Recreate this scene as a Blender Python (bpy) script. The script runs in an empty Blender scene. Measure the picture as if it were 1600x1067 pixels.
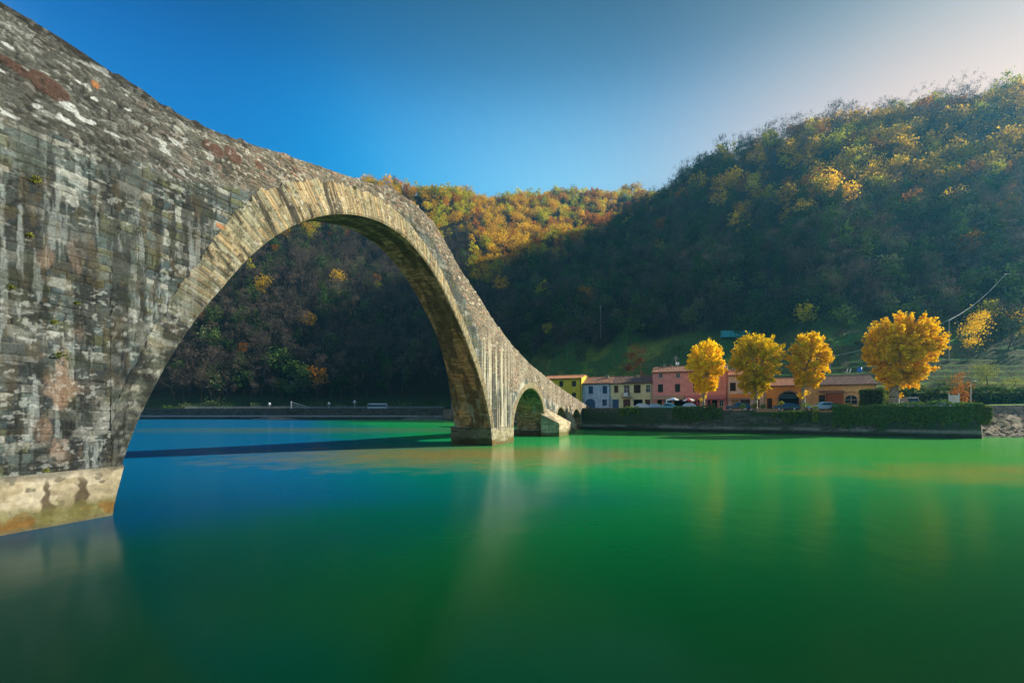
import bpy, math, random
import numpy as np
from mathutils import Vector, Matrix
R = math.radians
scene = bpy.context.scene
# ------------------------------------------------------------ camera
HC = 4.35                      # camera height above the river
F = 689.0                      # focal length in photo pixels
cam_d = bpy.data.cameras.new('camera'); cam = bpy.data.objects.new('camera', cam_d)
scene.collection.objects.link(cam); scene.camera = cam
cam.location = (0, 0, HC); cam.rotation_euler = (R(90), 0, 0)
cam_d.sensor_width = 36.0; cam_d.lens = F/1600*36.0
cam_d.shift_y = (640-533.5)/1600.0
cam_d.clip_start = 0.2; cam_d.clip_end = 6000
# ------------------------------------------------------------ sky and sun
SUN_AZ, SUN_EL = R(79), R(25)
SUN = Vector((math.sin(SUN_AZ)*math.cos(SUN_EL), math.cos(SUN_AZ)*math.cos(SUN_EL), math.sin(SUN_EL)))
EXPO = 1.0
SKYGAIN = 1/.97/.12/2**EXPO
world = bpy.data.worlds.new('World'); scene.world = world; world.use_nodes = True
wn = world.node_tree; wn.nodes.clear()
def N(nt, t, **kw):
    n = nt.nodes.new(t)
    for k, v in kw.items():
        if k in n.bl_rna.properties: setattr(n, k, v)
        else: n.inputs[k].default_value = v
    return n
sky = N(wn, 'ShaderNodeTexSky', sky_type='NISHITA', sun_disc=False, sun_elevation=SUN_EL, sun_rotation=SUN_AZ,
        altitude=300, air_density=1.0, dust_density=1.2, ozone_density=3.5)
tc = N(wn, 'ShaderNodeTexCoord')
dot = N(wn, 'ShaderNodeVectorMath', operation='DOT_PRODUCT'); dot.inputs[1].default_value = SUN
wn.links.new(tc.outputs['Generated'], dot.inputs[0])
d01 = N(wn, 'ShaderNodeMapRange'); d01.inputs['From Min'].default_value = -1.0; wn.links.new(dot.outputs['Value'], d01.inputs[0])
# colour by angle from the sun: unseen sky opposite boosted as fill, polarised blue at right angles, milky glow towards it
ramp = N(wn, 'ShaderNodeValToRGB'); cr = ramp.color_ramp; cr.interpolation = 'B_SPLINE'
SKYC = [(-1, (9.5, 8.6, 7.4)), (-.58, (7.0, 6.8, 6.2)), (-.40, (.02, .24, .66)), (-.20, (.0, .21, .60)), (-.03, (.000, .24, .64)), (.14, (.008, .42, .86)), (.42, (.29, .67, .92)), (.60, (.30, .51, .70)), (.79, (.86, .62, .51)), (.90, (1.02, .68, .49)), (1, (.9, .7, .55))]
while len(cr.elements) < len(SKYC): cr.elements.new(.5)
for e, (p, c) in zip(cr.elements, SKYC): e.position = (p+1)/2; e.color = (*c, 1)
wn.links.new(d01.outputs[0], ramp.inputs[0])
sep = N(wn, 'ShaderNodeSeparateXYZ'); wn.links.new(tc.outputs['Generated'], sep.inputs[0])
zr = N(wn, 'ShaderNodeValToRGB'); zc = zr.color_ramp; zc.interpolation = 'B_SPLINE'
ZC = [(0, 1.15), (.40, 1.1), (.47, .98), (.545, .70), (.61, .38), (.69, .20), (1, .10)]
while len(zc.elements) < len(ZC): zc.elements.new(.5)
for e, (p, c) in zip(zc.elements, ZC): e.position = p; k = min(1, max(0, (p-.46)/.14)); e.color = (c*(1-.45*k), c*(1-.05*k), c*(1+.28*k), 1)
wn.links.new(sep.outputs[2], zr.inputs[0])
mul2 = N(wn, 'ShaderNodeMix', data_type='RGBA', blend_type='MULTIPLY'); mul2.inputs[0].default_value = 1.0
wn.links.new(ramp.outputs[0], mul2.inputs[6]); wn.links.new(zr.outputs[0], mul2.inputs[7])
sc9 = N(wn, 'ShaderNodeVectorMath', operation='SCALE'); sc9.inputs['Scale'].default_value = SKYGAIN; wn.links.new(mul2.outputs[2], sc9.inputs[0])
mul3 = N(wn, 'ShaderNodeMix', data_type='RGBA'); mul3.inputs[0].default_value = .97
wn.links.new(sky.outputs[0], mul3.inputs[6]); wn.links.new(sc9.outputs[0], mul3.inputs[7])
bg = N(wn, 'ShaderNodeBackground', Strength=0.12)
wo = N(wn, 'ShaderNodeOutputWorld')
wn.links.new(mul3.outputs[2], bg.inputs[0]); wn.links.new(bg.outputs[0], wo.inputs[0])
sd = bpy.data.lights.new('sun', 'SUN'); sd.energy = 5.0; sd.angle = R(0.53); sd.color = (1.0, 0.92, 0.77)
so = bpy.data.objects.new('sun', sd); scene.collection.objects.link(so)
so.rotation_euler = (-SUN).to_track_quat('-Z', 'Y').to_euler()
so.location = (60, 40, 90)
scene.view_settings.view_transform = 'Standard'; scene.view_settings.look = 'None'
scene.view_settings.exposure = EXPO; scene.view_settings.gamma = 1
scene.render.engine = 'CYCLES'
cy = scene.cycles
cy.use_denoising = True; cy.max_bounces = 6; cy.diffuse_bounces = 3; cy.glossy_bounces = 3
cy.transmission_bounces = 4; cy.transparent_max_bounces = 6; cy.volume_bounces = 0
cy.sample_clamp_indirect = 6
C = scene.collection
# ------------------------------------------------------------ helpers
def at(x, y, Y):
    'photo pixel and distance to a world point'
    return Vector(((x-800)/F*Y, Y, HC+(640-y)/F*Y))
def tag(o, label=None, cat=None, group=None, kind=None):
    if label: o['label'] = label
    if cat: o['category'] = cat
    if group: o['group'] = group
    if kind: o['kind'] = kind
    return o
def empty(name, loc=(0, 0, 0), rz=0.0):
    o = bpy.data.objects.new(name, None); C.objects.link(o)
    o.location = loc; o.rotation_euler = (0, 0, rz); o.empty_display_size = 0.3
    return o
def link(name, me, mats=None, parent=None, loc=(0, 0, 0), rz=0.0):
    o = bpy.data.objects.new(name, me); C.objects.link(o)
    if mats is not None:
        for m in (mats if isinstance(mats, (list, tuple)) else [mats]): me.materials.append(m)
    o.location = loc; o.rotation_euler = (0, 0, rz)
    if parent: o.parent = parent
    return o
def copy_tree(o, parent=None):
    c = o.copy(); C.objects.link(c); c.parent = parent
    for ch in list(o.children): copy_tree(ch, c)
    return c
def np_mesh(name, V, quads, col=None, smooth=True, mat_idx=None):
    'mesh from an (n,3) array and an (m,k) face array'
    me = bpy.data.meshes.new(name)
    V = np.asarray(V, dtype=np.float32); quads = np.asarray(quads, dtype=np.int32)
    k = quads.shape[1]; m = len(quads)
    me.vertices.add(len(V)); me.vertices.foreach_set('co', V.ravel())
    me.loops.add(m*k); me.loops.foreach_set('vertex_index', quads.ravel())
    me.polygons.add(m); me.polygons.foreach_set('loop_start', np.arange(0, m*k, k, dtype=np.int32))
    try: me.polygons.foreach_set('loop_total', np.full(m, k, dtype=np.int32))
    except Exception: pass
    if mat_idx is not None: me.polygons.foreach_set('material_index', np.asarray(mat_idx, dtype=np.int32))
    me.update(calc_edges=True)
    me.polygons.foreach_set('use_smooth', np.full(m, smooth, dtype=bool))
    if col is not None:
        a = me.color_attributes.new('Col', 'FLOAT_COLOR', 'POINT')
        c4 = np.ones((len(V), 4), dtype=np.float32); c4[:, :3] = col
        a.data.foreach_set('color', c4.ravel())
    me.validate()
    return me
def grid_faces(nr, nc):
    i = np.arange(nr-1)[:, None]*nc + np.arange(nc-1)[None, :]
    return np.stack([i, i+1, i+nc+1, i+nc], -1).reshape(-1, 4)
def submesh(name, V, Fc, mask, col=None, smooth=True):
    Fm = Fc[mask]; used = np.unique(Fm); remap = np.full(len(V), -1, dtype=np.int64); remap[used] = np.arange(len(used))
    return np_mesh(name, V[used], remap[Fm], None if col is None else col[used], smooth)
class MB:
    'collects boxes, tubes and polygons into one mesh'
    def __init__(s): s.v = []; s.f = []
    def add(s, vs, fs):
        b = len(s.v); s.v += [tuple(v) for v in vs]; s.f += [tuple(b+i for i in f) for f in fs]; return s
    def box(s, x0, x1, y0, y1, z0, z1):
        vs = [(x0,y0,z0),(x1,y0,z0),(x1,y1,z0),(x0,y1,z0),(x0,y0,z1),(x1,y0,z1),(x1,y1,z1),(x0,y1,z1)]
        return s.add(vs, [(0,3,2,1),(4,5,6,7),(0,1,5,4),(1,2,6,5),(2,3,7,6),(3,0,4,7)])
    def prism(s, poly, axis, a, b):
        'poly of (u,v) extruded along axis x, y or z from a to b'
        n = len(poly)
        def mk(p, w):
            return {'x': (w, p[0], p[1]), 'y': (p[0], w, p[1]), 'z': (p[0], p[1], w)}[axis]
        vs = [mk(p, a) for p in poly] + [mk(p, b) for p in poly]
        fs = [tuple(range(n))[::-1], tuple(range(n, 2*n))] + [(i, (i+1) % n, n+(i+1) % n, n+i) for i in range(n)]
        return s.add(vs, fs)
    def tube(s, pts, rad, n=6, cap=True):
        pts = [Vector(p) for p in pts]
        if not isinstance(rad, (list, tuple)): rad = [rad]*len(pts)
        vs = []
        for i, p in enumerate(pts):
            d = (pts[min(i+1, len(pts)-1)] - pts[max(i-1, 0)]).normalized()
            up = Vector((0, 0, 1)) if abs(d.z) < .9 else Vector((1, 0, 0))
            a = d.cross(up).normalized(); b = d.cross(a)
            for k in range(n):
                t = 2*math.pi*k/n
                vs.append(p + (a*math.cos(t) + b*math.sin(t))*rad[i])
        fs = [(i*n+k, i*n+(k+1) % n, (i+1)*n+(k+1) % n, (i+1)*n+k) for i in range(len(pts)-1) for k in range(n)]
        if cap: fs += [tuple(range(n)), tuple(range((len(pts)-1)*n, len(pts)*n))[::-1]]
        return s.add(vs, fs)
    def lathe(s, prof, c=(0, 0, 0), n=12):
        vs = [(c[0]+r*math.cos(2*math.pi*k/n), c[1]+r*math.sin(2*math.pi*k/n), c[2]+z) for r, z in prof for k in range(n)]
        fs = [(i*n+k, i*n+(k+1) % n, (i+1)*n+(k+1) % n, (i+1)*n+k) for i in range(len(prof)-1) for k in range(n)]
        return s.add(vs, fs)
    def build(s, name, mats, parent=None, smooth=False, loc=(0, 0, 0), rz=0.0, bevel=0.0):
        me = bpy.data.meshes.new(name); me.from_pydata(s.v, [], s.f); me.validate(); me.update()
        if smooth: me.polygons.foreach_set('use_smooth', [True]*len(me.polygons))
        o = link(name, me, mats, parent, loc, rz)
        if bevel > 0:
            m = o.modifiers.new('bevel', 'BEVEL'); m.width = bevel; m.segments = 2; m.limit_method = 'ANGLE'
        return o
# ------------------------------------------------------------ numpy noise and masonry patterns
def h2(i, j, seed=0):
    i = np.asarray(i).astype(np.int64); j = np.asarray(j).astype(np.int64)
    x = (i*374761393 + j*668265263 + seed*1442695041) & 0xFFFFFFFF
    x = ((x ^ (x >> 13))*1274126177) & 0xFFFFFFFF
    x = ((x ^ (x >> 16))*2246822519) & 0xFFFFFFFF
    x = x ^ (x >> 15)
    return (x & 0xFFFFFF)/float(0x1000000)
def vn(x, y, seed=0):
    xi = np.floor(x); yi = np.floor(y); fx = x-xi; fy = y-yi
    fx = fx*fx*(3-2*fx); fy = fy*fy*(3-2*fy)
    a = h2(xi, yi, seed); b = h2(xi+1, yi, seed); c = h2(xi, yi+1, seed); d = h2(xi+1, yi+1, seed)
    return (a*(1-fx)+b*fx)*(1-fy) + (c*(1-fx)+d*fx)*fy
def fbm(x, y, seed=0, o=4, g=.5):
    s = 0; a = 1; t = 0
    for k in range(o):
        s = s + a*vn(x*2**k+17.3*k, y*2**k-9.1*k, seed+k); t += a; a *= g
    return s/t
def ss(a, b, x):
    t = np.clip((x-a)/(b-a), 0, 1); return t*t*(3-2*t)
def courses(p, q, hm, lm, seed=0, jit=.33):
    def cell(w, jf):
        k = np.floor(w); lo = k+jf(k); hi = k+1+jf(k+1)
        k = np.where(w < lo, k-1, np.where(w >= hi, k+1, k))
        lo = k+jf(k); hi = k+1+jf(k+1)
        return k, np.minimum(w-lo, hi-w)
    row, dy = cell(q/hm, lambda k: (h2(k, k*0+5, seed)-.5)*2*jit)
    L = lm*(.6+.9*h2(row, row*0+9, seed+1))
    col, dx = cell(p/L + h2(row, row*0+2, seed+2)*31, lambda k: (h2(k, row, seed+3)-.5)*2*jit)
    return np.minimum(dx*L, dy*hm), h2(row, col, seed+4), h2(row, col, seed+5)
def voro(p, q, sx, sy, seed=0):
    x = p/sx; y = q/sy; xi = np.floor(x); yi = np.floor(y)
    f1 = np.full(x.shape, 9.); f2 = np.full(x.shape, 9.); i1 = np.zeros(x.shape); i2 = np.zeros(x.shape)
    for a in (-1, 0, 1):
        for b in (-1, 0, 1):
            cx = xi+a; cy_ = yi+b
            d = np.hypot((cx+.1+.8*h2(cx, cy_, seed)-x)*1.0, (cy_+.1+.8*h2(cx, cy_, seed+1)-y)*1.0)
            nw = d < f1
            f2 = np.where(nw, f1, np.minimum(f2, d)); f1 = np.where(nw, d, f1)
            i1 = np.where(nw, h2(cx, cy_, seed+2), i1); i2 = np.where(nw, h2(cx, cy_, seed+3), i2)
    return (f2-f1)*.5*min(sx, sy), i1, i2
def lerp(a, b, t): return a + (b-a)*t
def mixc(c, d, t): return c + (np.asarray(d, dtype=float)-c)*np.asarray(t)[..., None]
# ------------------------------------------------------------ materials
def mat(name, base, rough=.8, noise=None, bump=0.0, bscale=8.0, metallic=0.0, spec=.3, trans=0.0):
    'plain surface with a little colour variation: noise=(other colour, scale)'
    m = bpy.data.materials.new(name); m.use_nodes = True; nt = m.node_tree
    b = nt.nodes['Principled BSDF']; b.inputs['Roughness'].default_value = rough
    b.inputs['Metallic'].default_value = metallic; b.inputs['Specular IOR Level'].default_value = spec
    b.inputs['Base Color'].default_value = (*base, 1)
    tc = N(nt, 'ShaderNodeTexCoord')
    if noise:
        nz = N(nt, 'ShaderNodeTexNoise', Scale=noise[1], Detail=6.0, Roughness=.65)
        nt.links.new(tc.outputs['Object'], nz.inputs['Vector'])
        rp = N(nt, 'ShaderNodeValToRGB'); rp.color_ramp.elements[0].position = .35; rp.color_ramp.elements[1].position = .65
        rp.color_ramp.elements[0].color = (*base, 1); rp.color_ramp.elements[1].color = (*noise[0], 1)
        nt.links.new(nz.outputs[0], rp.inputs[0]); nt.links.new(rp.outputs[0], b.inputs['Base Color'])
    if bump:
        nb = N(nt, 'ShaderNodeTexNoise', Scale=bscale, Detail=5.0)
        nt.links.new(tc.outputs['Object'], nb.inputs['Vector'])
        bp = N(nt, 'ShaderNodeBump', Strength=bump, Distance=.05)
        nt.links.new(nb.outputs[0], bp.inputs['Height']); nt.links.new(bp.outputs[0], b.inputs['Normal'])
    return m
def mat_attr(name, rough=.9, nscale=6.0, namp=.35, bump=.4, bscale=25.0, bdist=.02, spec=.2):
    'surface coloured by its own painted attribute, broken by fine noise'
    m = bpy.data.materials.new(name); m.use_nodes = True; nt = m.node_tree
    b = nt.nodes['Principled BSDF']; b.inputs['Roughness'].default_value = rough; b.inputs['Specular IOR Level'].default_value = spec
    at_ = N(nt, 'ShaderNodeVertexColor', layer_name='Col')
    tc = N(nt, 'ShaderNodeTexCoord')
    nz = N(nt, 'ShaderNodeTexNoise', Scale=nscale, Detail=8.0, Roughness=.7); nt.links.new(tc.outputs['Object'], nz.inputs['Vector'])
    mr = N(nt, 'ShaderNodeMapRange'); mr.inputs['From Min'].default_value = .3; mr.inputs['From Max'].default_value = .7
    mr.inputs['To Min'].default_value = 1-namp; mr.inputs['To Max'].default_value = 1+namp
    nt.links.new(nz.outputs[0], mr.inputs[0])
    mx = N(nt, 'ShaderNodeVectorMath', operation='SCALE'); nt.links.new(at_.outputs[0], mx.inputs[0]); nt.links.new(mr.outputs[0], mx.inputs['Scale'])
    nt.links.new(mx.outputs[0], b.inputs['Base Color'])
    nb = N(nt, 'ShaderNodeTexNoise', Scale=bscale, Detail=6.0, Roughness=.6); nt.links.new(tc.outputs['Object'], nb.inputs['Vector'])
    bp = N(nt, 'ShaderNodeBump', Strength=bump, Distance=bdist)
    nt.links.new(nb.outputs[0], bp.inputs['Height']); nt.links.new(bp.outputs[0], b.inputs['Normal'])
    return m
def leaf_mat(name, c1, c2, trans=.35, vary=.25, tree_vary=.28):
    'leaves: colour between two tones, picked per leaf and per tree, with light coming through'
    m = bpy.data.materials.new(name); m.use_nodes = True; nt = m.node_tree; nt.nodes.clear()
    out = N(nt, 'ShaderNodeOutputMaterial')
    a = N(nt, 'ShaderNodeVertexColor', layer_name='Col'); sp = N(nt, 'ShaderNodeSeparateColor'); nt.links.new(a.outputs[0], sp.inputs[0])
    oi = N(nt, 'ShaderNodeObjectInfo')
    ad = N(nt, 'ShaderNodeMath', operation='MULTIPLY_ADD'); ad.inputs[1].default_value = .6
    nt.links.new(oi.outputs['Random'], ad.inputs[0])
    sc_ = N(nt, 'ShaderNodeMath', operation='MULTIPLY'); sc_.inputs[1].default_value = .4; nt.links.new(sp.outputs[0], sc_.inputs[0]); nt.links.new(sc_.outputs[0], ad.inputs[2])
    rp = N(nt, 'ShaderNodeValToRGB'); rp.color_ramp.elements[0].position = .1; rp.color_ramp.elements[1].position = .9
    rp.color_ramp.elements[0].color = (*c1, 1); rp.color_ramp.elements[1].color = (*c2, 1); nt.links.new(ad.outputs[0], rp.inputs[0])
    hv = N(nt, 'ShaderNodeHueSaturation'); nt.links.new(rp.outputs[0], hv.inputs['Color'])
    mr = N(nt, 'ShaderNodeMapRange'); mr.inputs['To Min'].default_value = 1-vary; mr.inputs['To Max'].default_value = 1+vary
    nt.links.new(sp.outputs[1], mr.inputs[0])
    w_ = N(nt, 'ShaderNodeMath', operation='MULTIPLY'); w_.inputs[1].default_value = 7.31; nt.links.new(oi.outputs['Random'], w_.inputs[0])
    fr = N(nt, 'ShaderNodeMath', operation='FRACT'); nt.links.new(w_.outputs[0], fr.inputs[0])
    m2 = N(nt, 'ShaderNodeMapRange'); m2.inputs['To Min'].default_value = 1-tree_vary; m2.inputs['To Max'].default_value = 1+tree_vary; nt.links.new(fr.outputs[0], m2.inputs[0])
    m3 = N(nt, 'ShaderNodeMath', operation='MULTIPLY'); nt.links.new(mr.outputs[0], m3.inputs[0]); nt.links.new(m2.outputs[0], m3.inputs[1]); nt.links.new(m3.outputs[0], hv.inputs['Value'])
    d = N(nt, 'ShaderNodeBsdfDiffuse'); t = N(nt, 'ShaderNodeBsdfTranslucent'); mx = N(nt, 'ShaderNodeMixShader'); mx.inputs[0].default_value = trans
    nt.links.new(hv.outputs[0], d.inputs[0]); nt.links.new(hv.outputs[0], t.inputs[0])
    nt.links.new(d.outputs[0], mx.inputs[1]); nt.links.new(t.outputs[0], mx.inputs[2]); nt.links.new(mx.outputs[0], out.inputs[0])
    return m
# ------------------------------------------------------------ land and water
NB = np.array([(-900, 215), (-400, 208), (-160, 202), (-30, 199), (-8, 150), (13.5, 100.5), (16, 97), (70.6, 66.6), (78, 66), (95, 64), (150, 55), (300, 40), (900, 0)], float)
SB = np.array([(-900, 120), (-120, 40), (-60, 6), (-24, -3), (0, -3), (60, -12), (300, -25), (900, -40)], float)
# hill profiles: bearing (x over y) : (distance, height) ...; unseen rise behind right crest shaped to shade the far hill
PROF = [
 (-4.0, [(205, 4.3), (230, 6), (330, 60), (480, 150), (800, 260)]),
 (-0.85, [(200, 4.3), (216, 5), (330, 95), (500, 225), (620, 262), (900, 262)]),
 (-0.55, [(200, 4.3), (218, 5), (320, 88), (470, 205), (560, 255), (900, 260)]),
 (-0.29, [(200, 4.3), (222, 5), (330, 92), (450, 205), (500, 248), (560, 256), (900, 250)]),
 (-0.12, [(200, 4.3), (230, 8), (330, 80), (420, 160), (540, 268), (600, 276), (900, 276)]),
 (0.0, [(150, 4.2), (200, 9), (235, 20), (290, 72), (330, 96), (350, 97), (370, 108), (480, 190), (610, 303), (680, 312), (900, 300)]),
 (0.145, [(128, 4.2), (170, 12), (210, 28), (330, 118), (350, 120), (390, 112), (480, 190), (640, 315), (720, 322), (900, 322)]),
 (0.29, [(118, 4.2), (150, 11), (190, 27), (345, 158), (380, 168), (450, 190), (520, 205), (600, 262), (700, 340), (900, 345)]),
 (0.435, [(112, 4.2), (150, 16), (180, 33), (355, 196), (400, 213), (450, 232), (500, 258), (600, 300), (900, 320)]),
 (0.58, [(106, 4.2), (146, 18), (180, 36), (340, 198), (366, 217), (410, 228), (500, 272), (700, 350), (900, 370)]),
 (0.726, [(101, 4.2), (142, 19), (340, 212), (375, 231), (420, 246), (500, 290), (700, 380), (900, 400)]),
 (0.95, [(92, 4.2), (130, 16), (160, 34), (340, 221), (372, 244), (420, 256), (700, 370), (900, 390)]),
 (1.16, [(84, 4.2), (120, 13), (150, 25), (330, 222), (360, 247), (420, 264), (700, 350), (900, 380)]),
 (2.0, [(75, 4.2), (110, 10), (150, 22), (350, 170), (420, 190), (900, 300)]),
 (4.0, [(60, 4.0), (110, 8), (160, 20), (350, 110), (900, 200)]),
]
PU = np.array([p[0] for p in PROF])
def pinch(V, poly):
    return np.interp(V[0], poly[:, 0], poly[:, 1])
def height(X, Y):
    X = np.asarray(X, float); Y = np.asarray(Y, float)
    u = np.clip(X/np.maximum(Y, 30), -4, 4)
    Z = np.zeros(u.shape); tab = np.stack([np.interp(Y, [q[0] for q in p[1]], [q[1] for q in p[1]]) for p in PROF], 0)
    k = np.clip(np.searchsorted(PU, u)-1, 0, len(PU)-2)
    f = np.clip((u-PU[k])/(PU[k+1]-PU[k]), 0, 1); f = f*f*(3-2*f)*.5+f*.5
    idx = np.indices(u.shape)
    Z = np.take_along_axis(tab, k[None], 0)[0]*(1-f) + np.take_along_axis(tab, (k+1)[None], 0)[0]*f
    w = ss(12, 80, Z)
    w = w*(1-.55*ss(150, 220, Z)*ss(40, 120, X)*ss(480, 420, Y))
    Z = Z + w*((fbm(X/95, Y/95, 3, 4)-.5)*46 + (fbm(X/30, Y/30, 9, 3)-.5)*9)
    # terraces cut into the lower slope
    st = ss(5.0, 7.5, Z)*(1-ss(30, 42, Z))*ss(0, 25, X)
    q = (Z+(fbm(X/40, Y/40, 21, 2)-.5)*2.5)/2.2; qi = np.floor(q); qf = q-qi
    Z = Z + st*((qi+ss(.74, .98, qf))*2.2 - q*2.2)
    # the plaza is flat; natural bank right of the quay
    nb = np.interp(X, NB[:, 0], NB[:, 1])
    nb = np.where((X > -30) & (X < 16), np.interp(X, [-30, -8, 13.5, 16], [199, 150, 100.5, 97]), nb)
    d = Y-nb
    quay = ((X-70.6)*.873-(Y-66.5)*.487 < .3)
    ramp = np.where(quay, ss(-.2, .5, d), np.clip((d+1)/13, 0, 1)**.75)
    base = -2.5
    low = 3.0+(fbm(X/3, Y/3, 31, 3)-.5)*1.3*ss(1, 4, d)
    Zl = np.where(quay, Z, low+(Z-low)*ss(23.2, 24.6, d))
    Zn = base + (Zl-base)*ramp
    # road wall level across the water on the left
    sb = np.interp(X, SB[:, 0], SB[:, 1]); ds = sb-Y
    Zs = -2.5 + ss(-.5, 5, ds)*5.5 + np.clip(ds-8, 0, 400)*.12*(ss(0, 60, ds))
    Zs = Zs + ss(20, 60, -X)*np.clip(ds, 0, 90)*.3
    out = np.where(d > -3, Zn, -2.5)
    return np.where(ds > -1, np.maximum(Zs, out), out)
def axis(parts):
    a = []
    for lo, hi, st in parts: a += list(np.arange(lo, hi, st))
    return np.array(a + [parts[-1][1]])
ax = axis([(-900, -420, 24), (-420, -60, 4), (-60, 0, 1.6), (0, 110, .8), (110, 420, 3.2), (420, 1000, 16)])
ay = axis([(-300, -20, 20), (-20, 60, 4), (60, 150, .55), (150, 240, 1.6), (240, 520, 3.5), (520, 760, 7), (760, 1300, 30)])
GX, GY = np.meshgrid(ax, ay); GZ = height(GX, GY)
def land_material():
    m = bpy.data.materials.new('hill_ground'); m.use_nodes = True; nt = m.node_tree
    b = nt.nodes['Principled BSDF']; b.inputs['Roughness'].default_value = .95; b.inputs['Specular IOR Level'].default_value = .1
    a = N(nt, 'ShaderNodeVertexColor', layer_name='Col'); tc = N(nt, 'ShaderNodeTexCoord')
    nz = N(nt, 'ShaderNodeTexNoise', Scale=.9, Detail=9.0, Roughness=.75); nt.links.new(tc.outputs['Object'], nz.inputs['Vector'])
    mr = N(nt, 'ShaderNodeMapRange'); mr.inputs['From Min'].default_value = .3; mr.inputs['From Max'].default_value = .7
    mr.inputs['To Min'].default_value = .5; mr.inputs['To Max'].default_value = 1.5; nt.links.new(nz.outputs[0], mr.inputs[0])
    mx = N(nt, 'ShaderNodeVectorMath', operation='SCALE'); nt.links.new(a.outputs[0], mx.inputs[0]); nt.links.new(mr.outputs[0], mx.inputs['Scale'])
    nt.links.new(mx.outputs[0], b.inputs['Base Color'])
    bp = N(nt, 'ShaderNodeBump', Strength=.8, Distance=.5); nt.links.new(nz.outputs[0], bp.inputs['Height']); nt.links.new(bp.outputs[0], b.inputs['Normal'])
    return m
def land_colour(X, Y, Z):
    n = fbm(X/14, Y/14, 40, 4)
    wood = np.array([.022, .022, .011]); grass = np.array([.055, .150, .028]); grass2 = np.array([.24, .31, .035]); pave = np.array([.20, .18, .15]); rock = np.array([.30, .25, .18])
    c = np.zeros(X.shape+(3,)) + wood
    g = ss(4.5, 5.5, Z)*(1-ss(30, 40, Z+(n-.5)*22))
    g = g*ss(-12, 4, X-.0*Y)
    c = mixc(c, grass, g); c = mixc(c, grass2, g*ss(.45, .62, n))
    gz = np.hypot(*np.gradient(Z, Y[:, 0], X[0]))
    c = mixc(c, [.10, .075, .045], g*ss(.7, 1.4, gz)*.75*(X > 0))
    c = mixc(c, pave, (Z < 4.5)*1.0); c = mixc(c, [.03, .055, .022], (X < -5)*(Y > 120)*ss(4.6, 5.2, Z)*(1-ss(6, 14, Z)))
    nb = np.interp(X, NB[:, 0], NB[:, 1])
    rk = ((X-70.6)*.873-(Y-66.5)*.487 > .3)*(1-ss(21, 24, Y-nb)); c = mixc(c, rock, rk); c = mixc(c, [.07, .09, .03], rk*ss(.5, .65, fbm(X/2, Y/2, 50, 3))*.7)
    c = mixc(c, [.09, .085, .07], (Z < .25)*.8)
    return c
me = np_mesh('hills', np.stack([GX, GY, GZ], -1).reshape(-1, 3), grid_faces(*GX.shape), land_colour(GX, GY, GZ).reshape(-1, 3))
tag(link('hills', me, land_material()), kind='structure')
def ground(x, y):
    return float(height(np.array([x]), np.array([y]))[0])
def hit(px, py, y0=98, y1=760):
    'where the line of sight through a photo pixel first meets the land'
    Ys = np.arange(y0, y1, .5); X = (px-800)/F*Ys; Zr = HC+(640-py)/F*Ys
    k = np.nonzero(height(X, Ys) >= Zr)[0]
    if not len(k): return None
    i = k[0]; return Vector((X[i], Ys[i], float(height(X[i:i+1], Ys[i:i+1])[0])))

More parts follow.
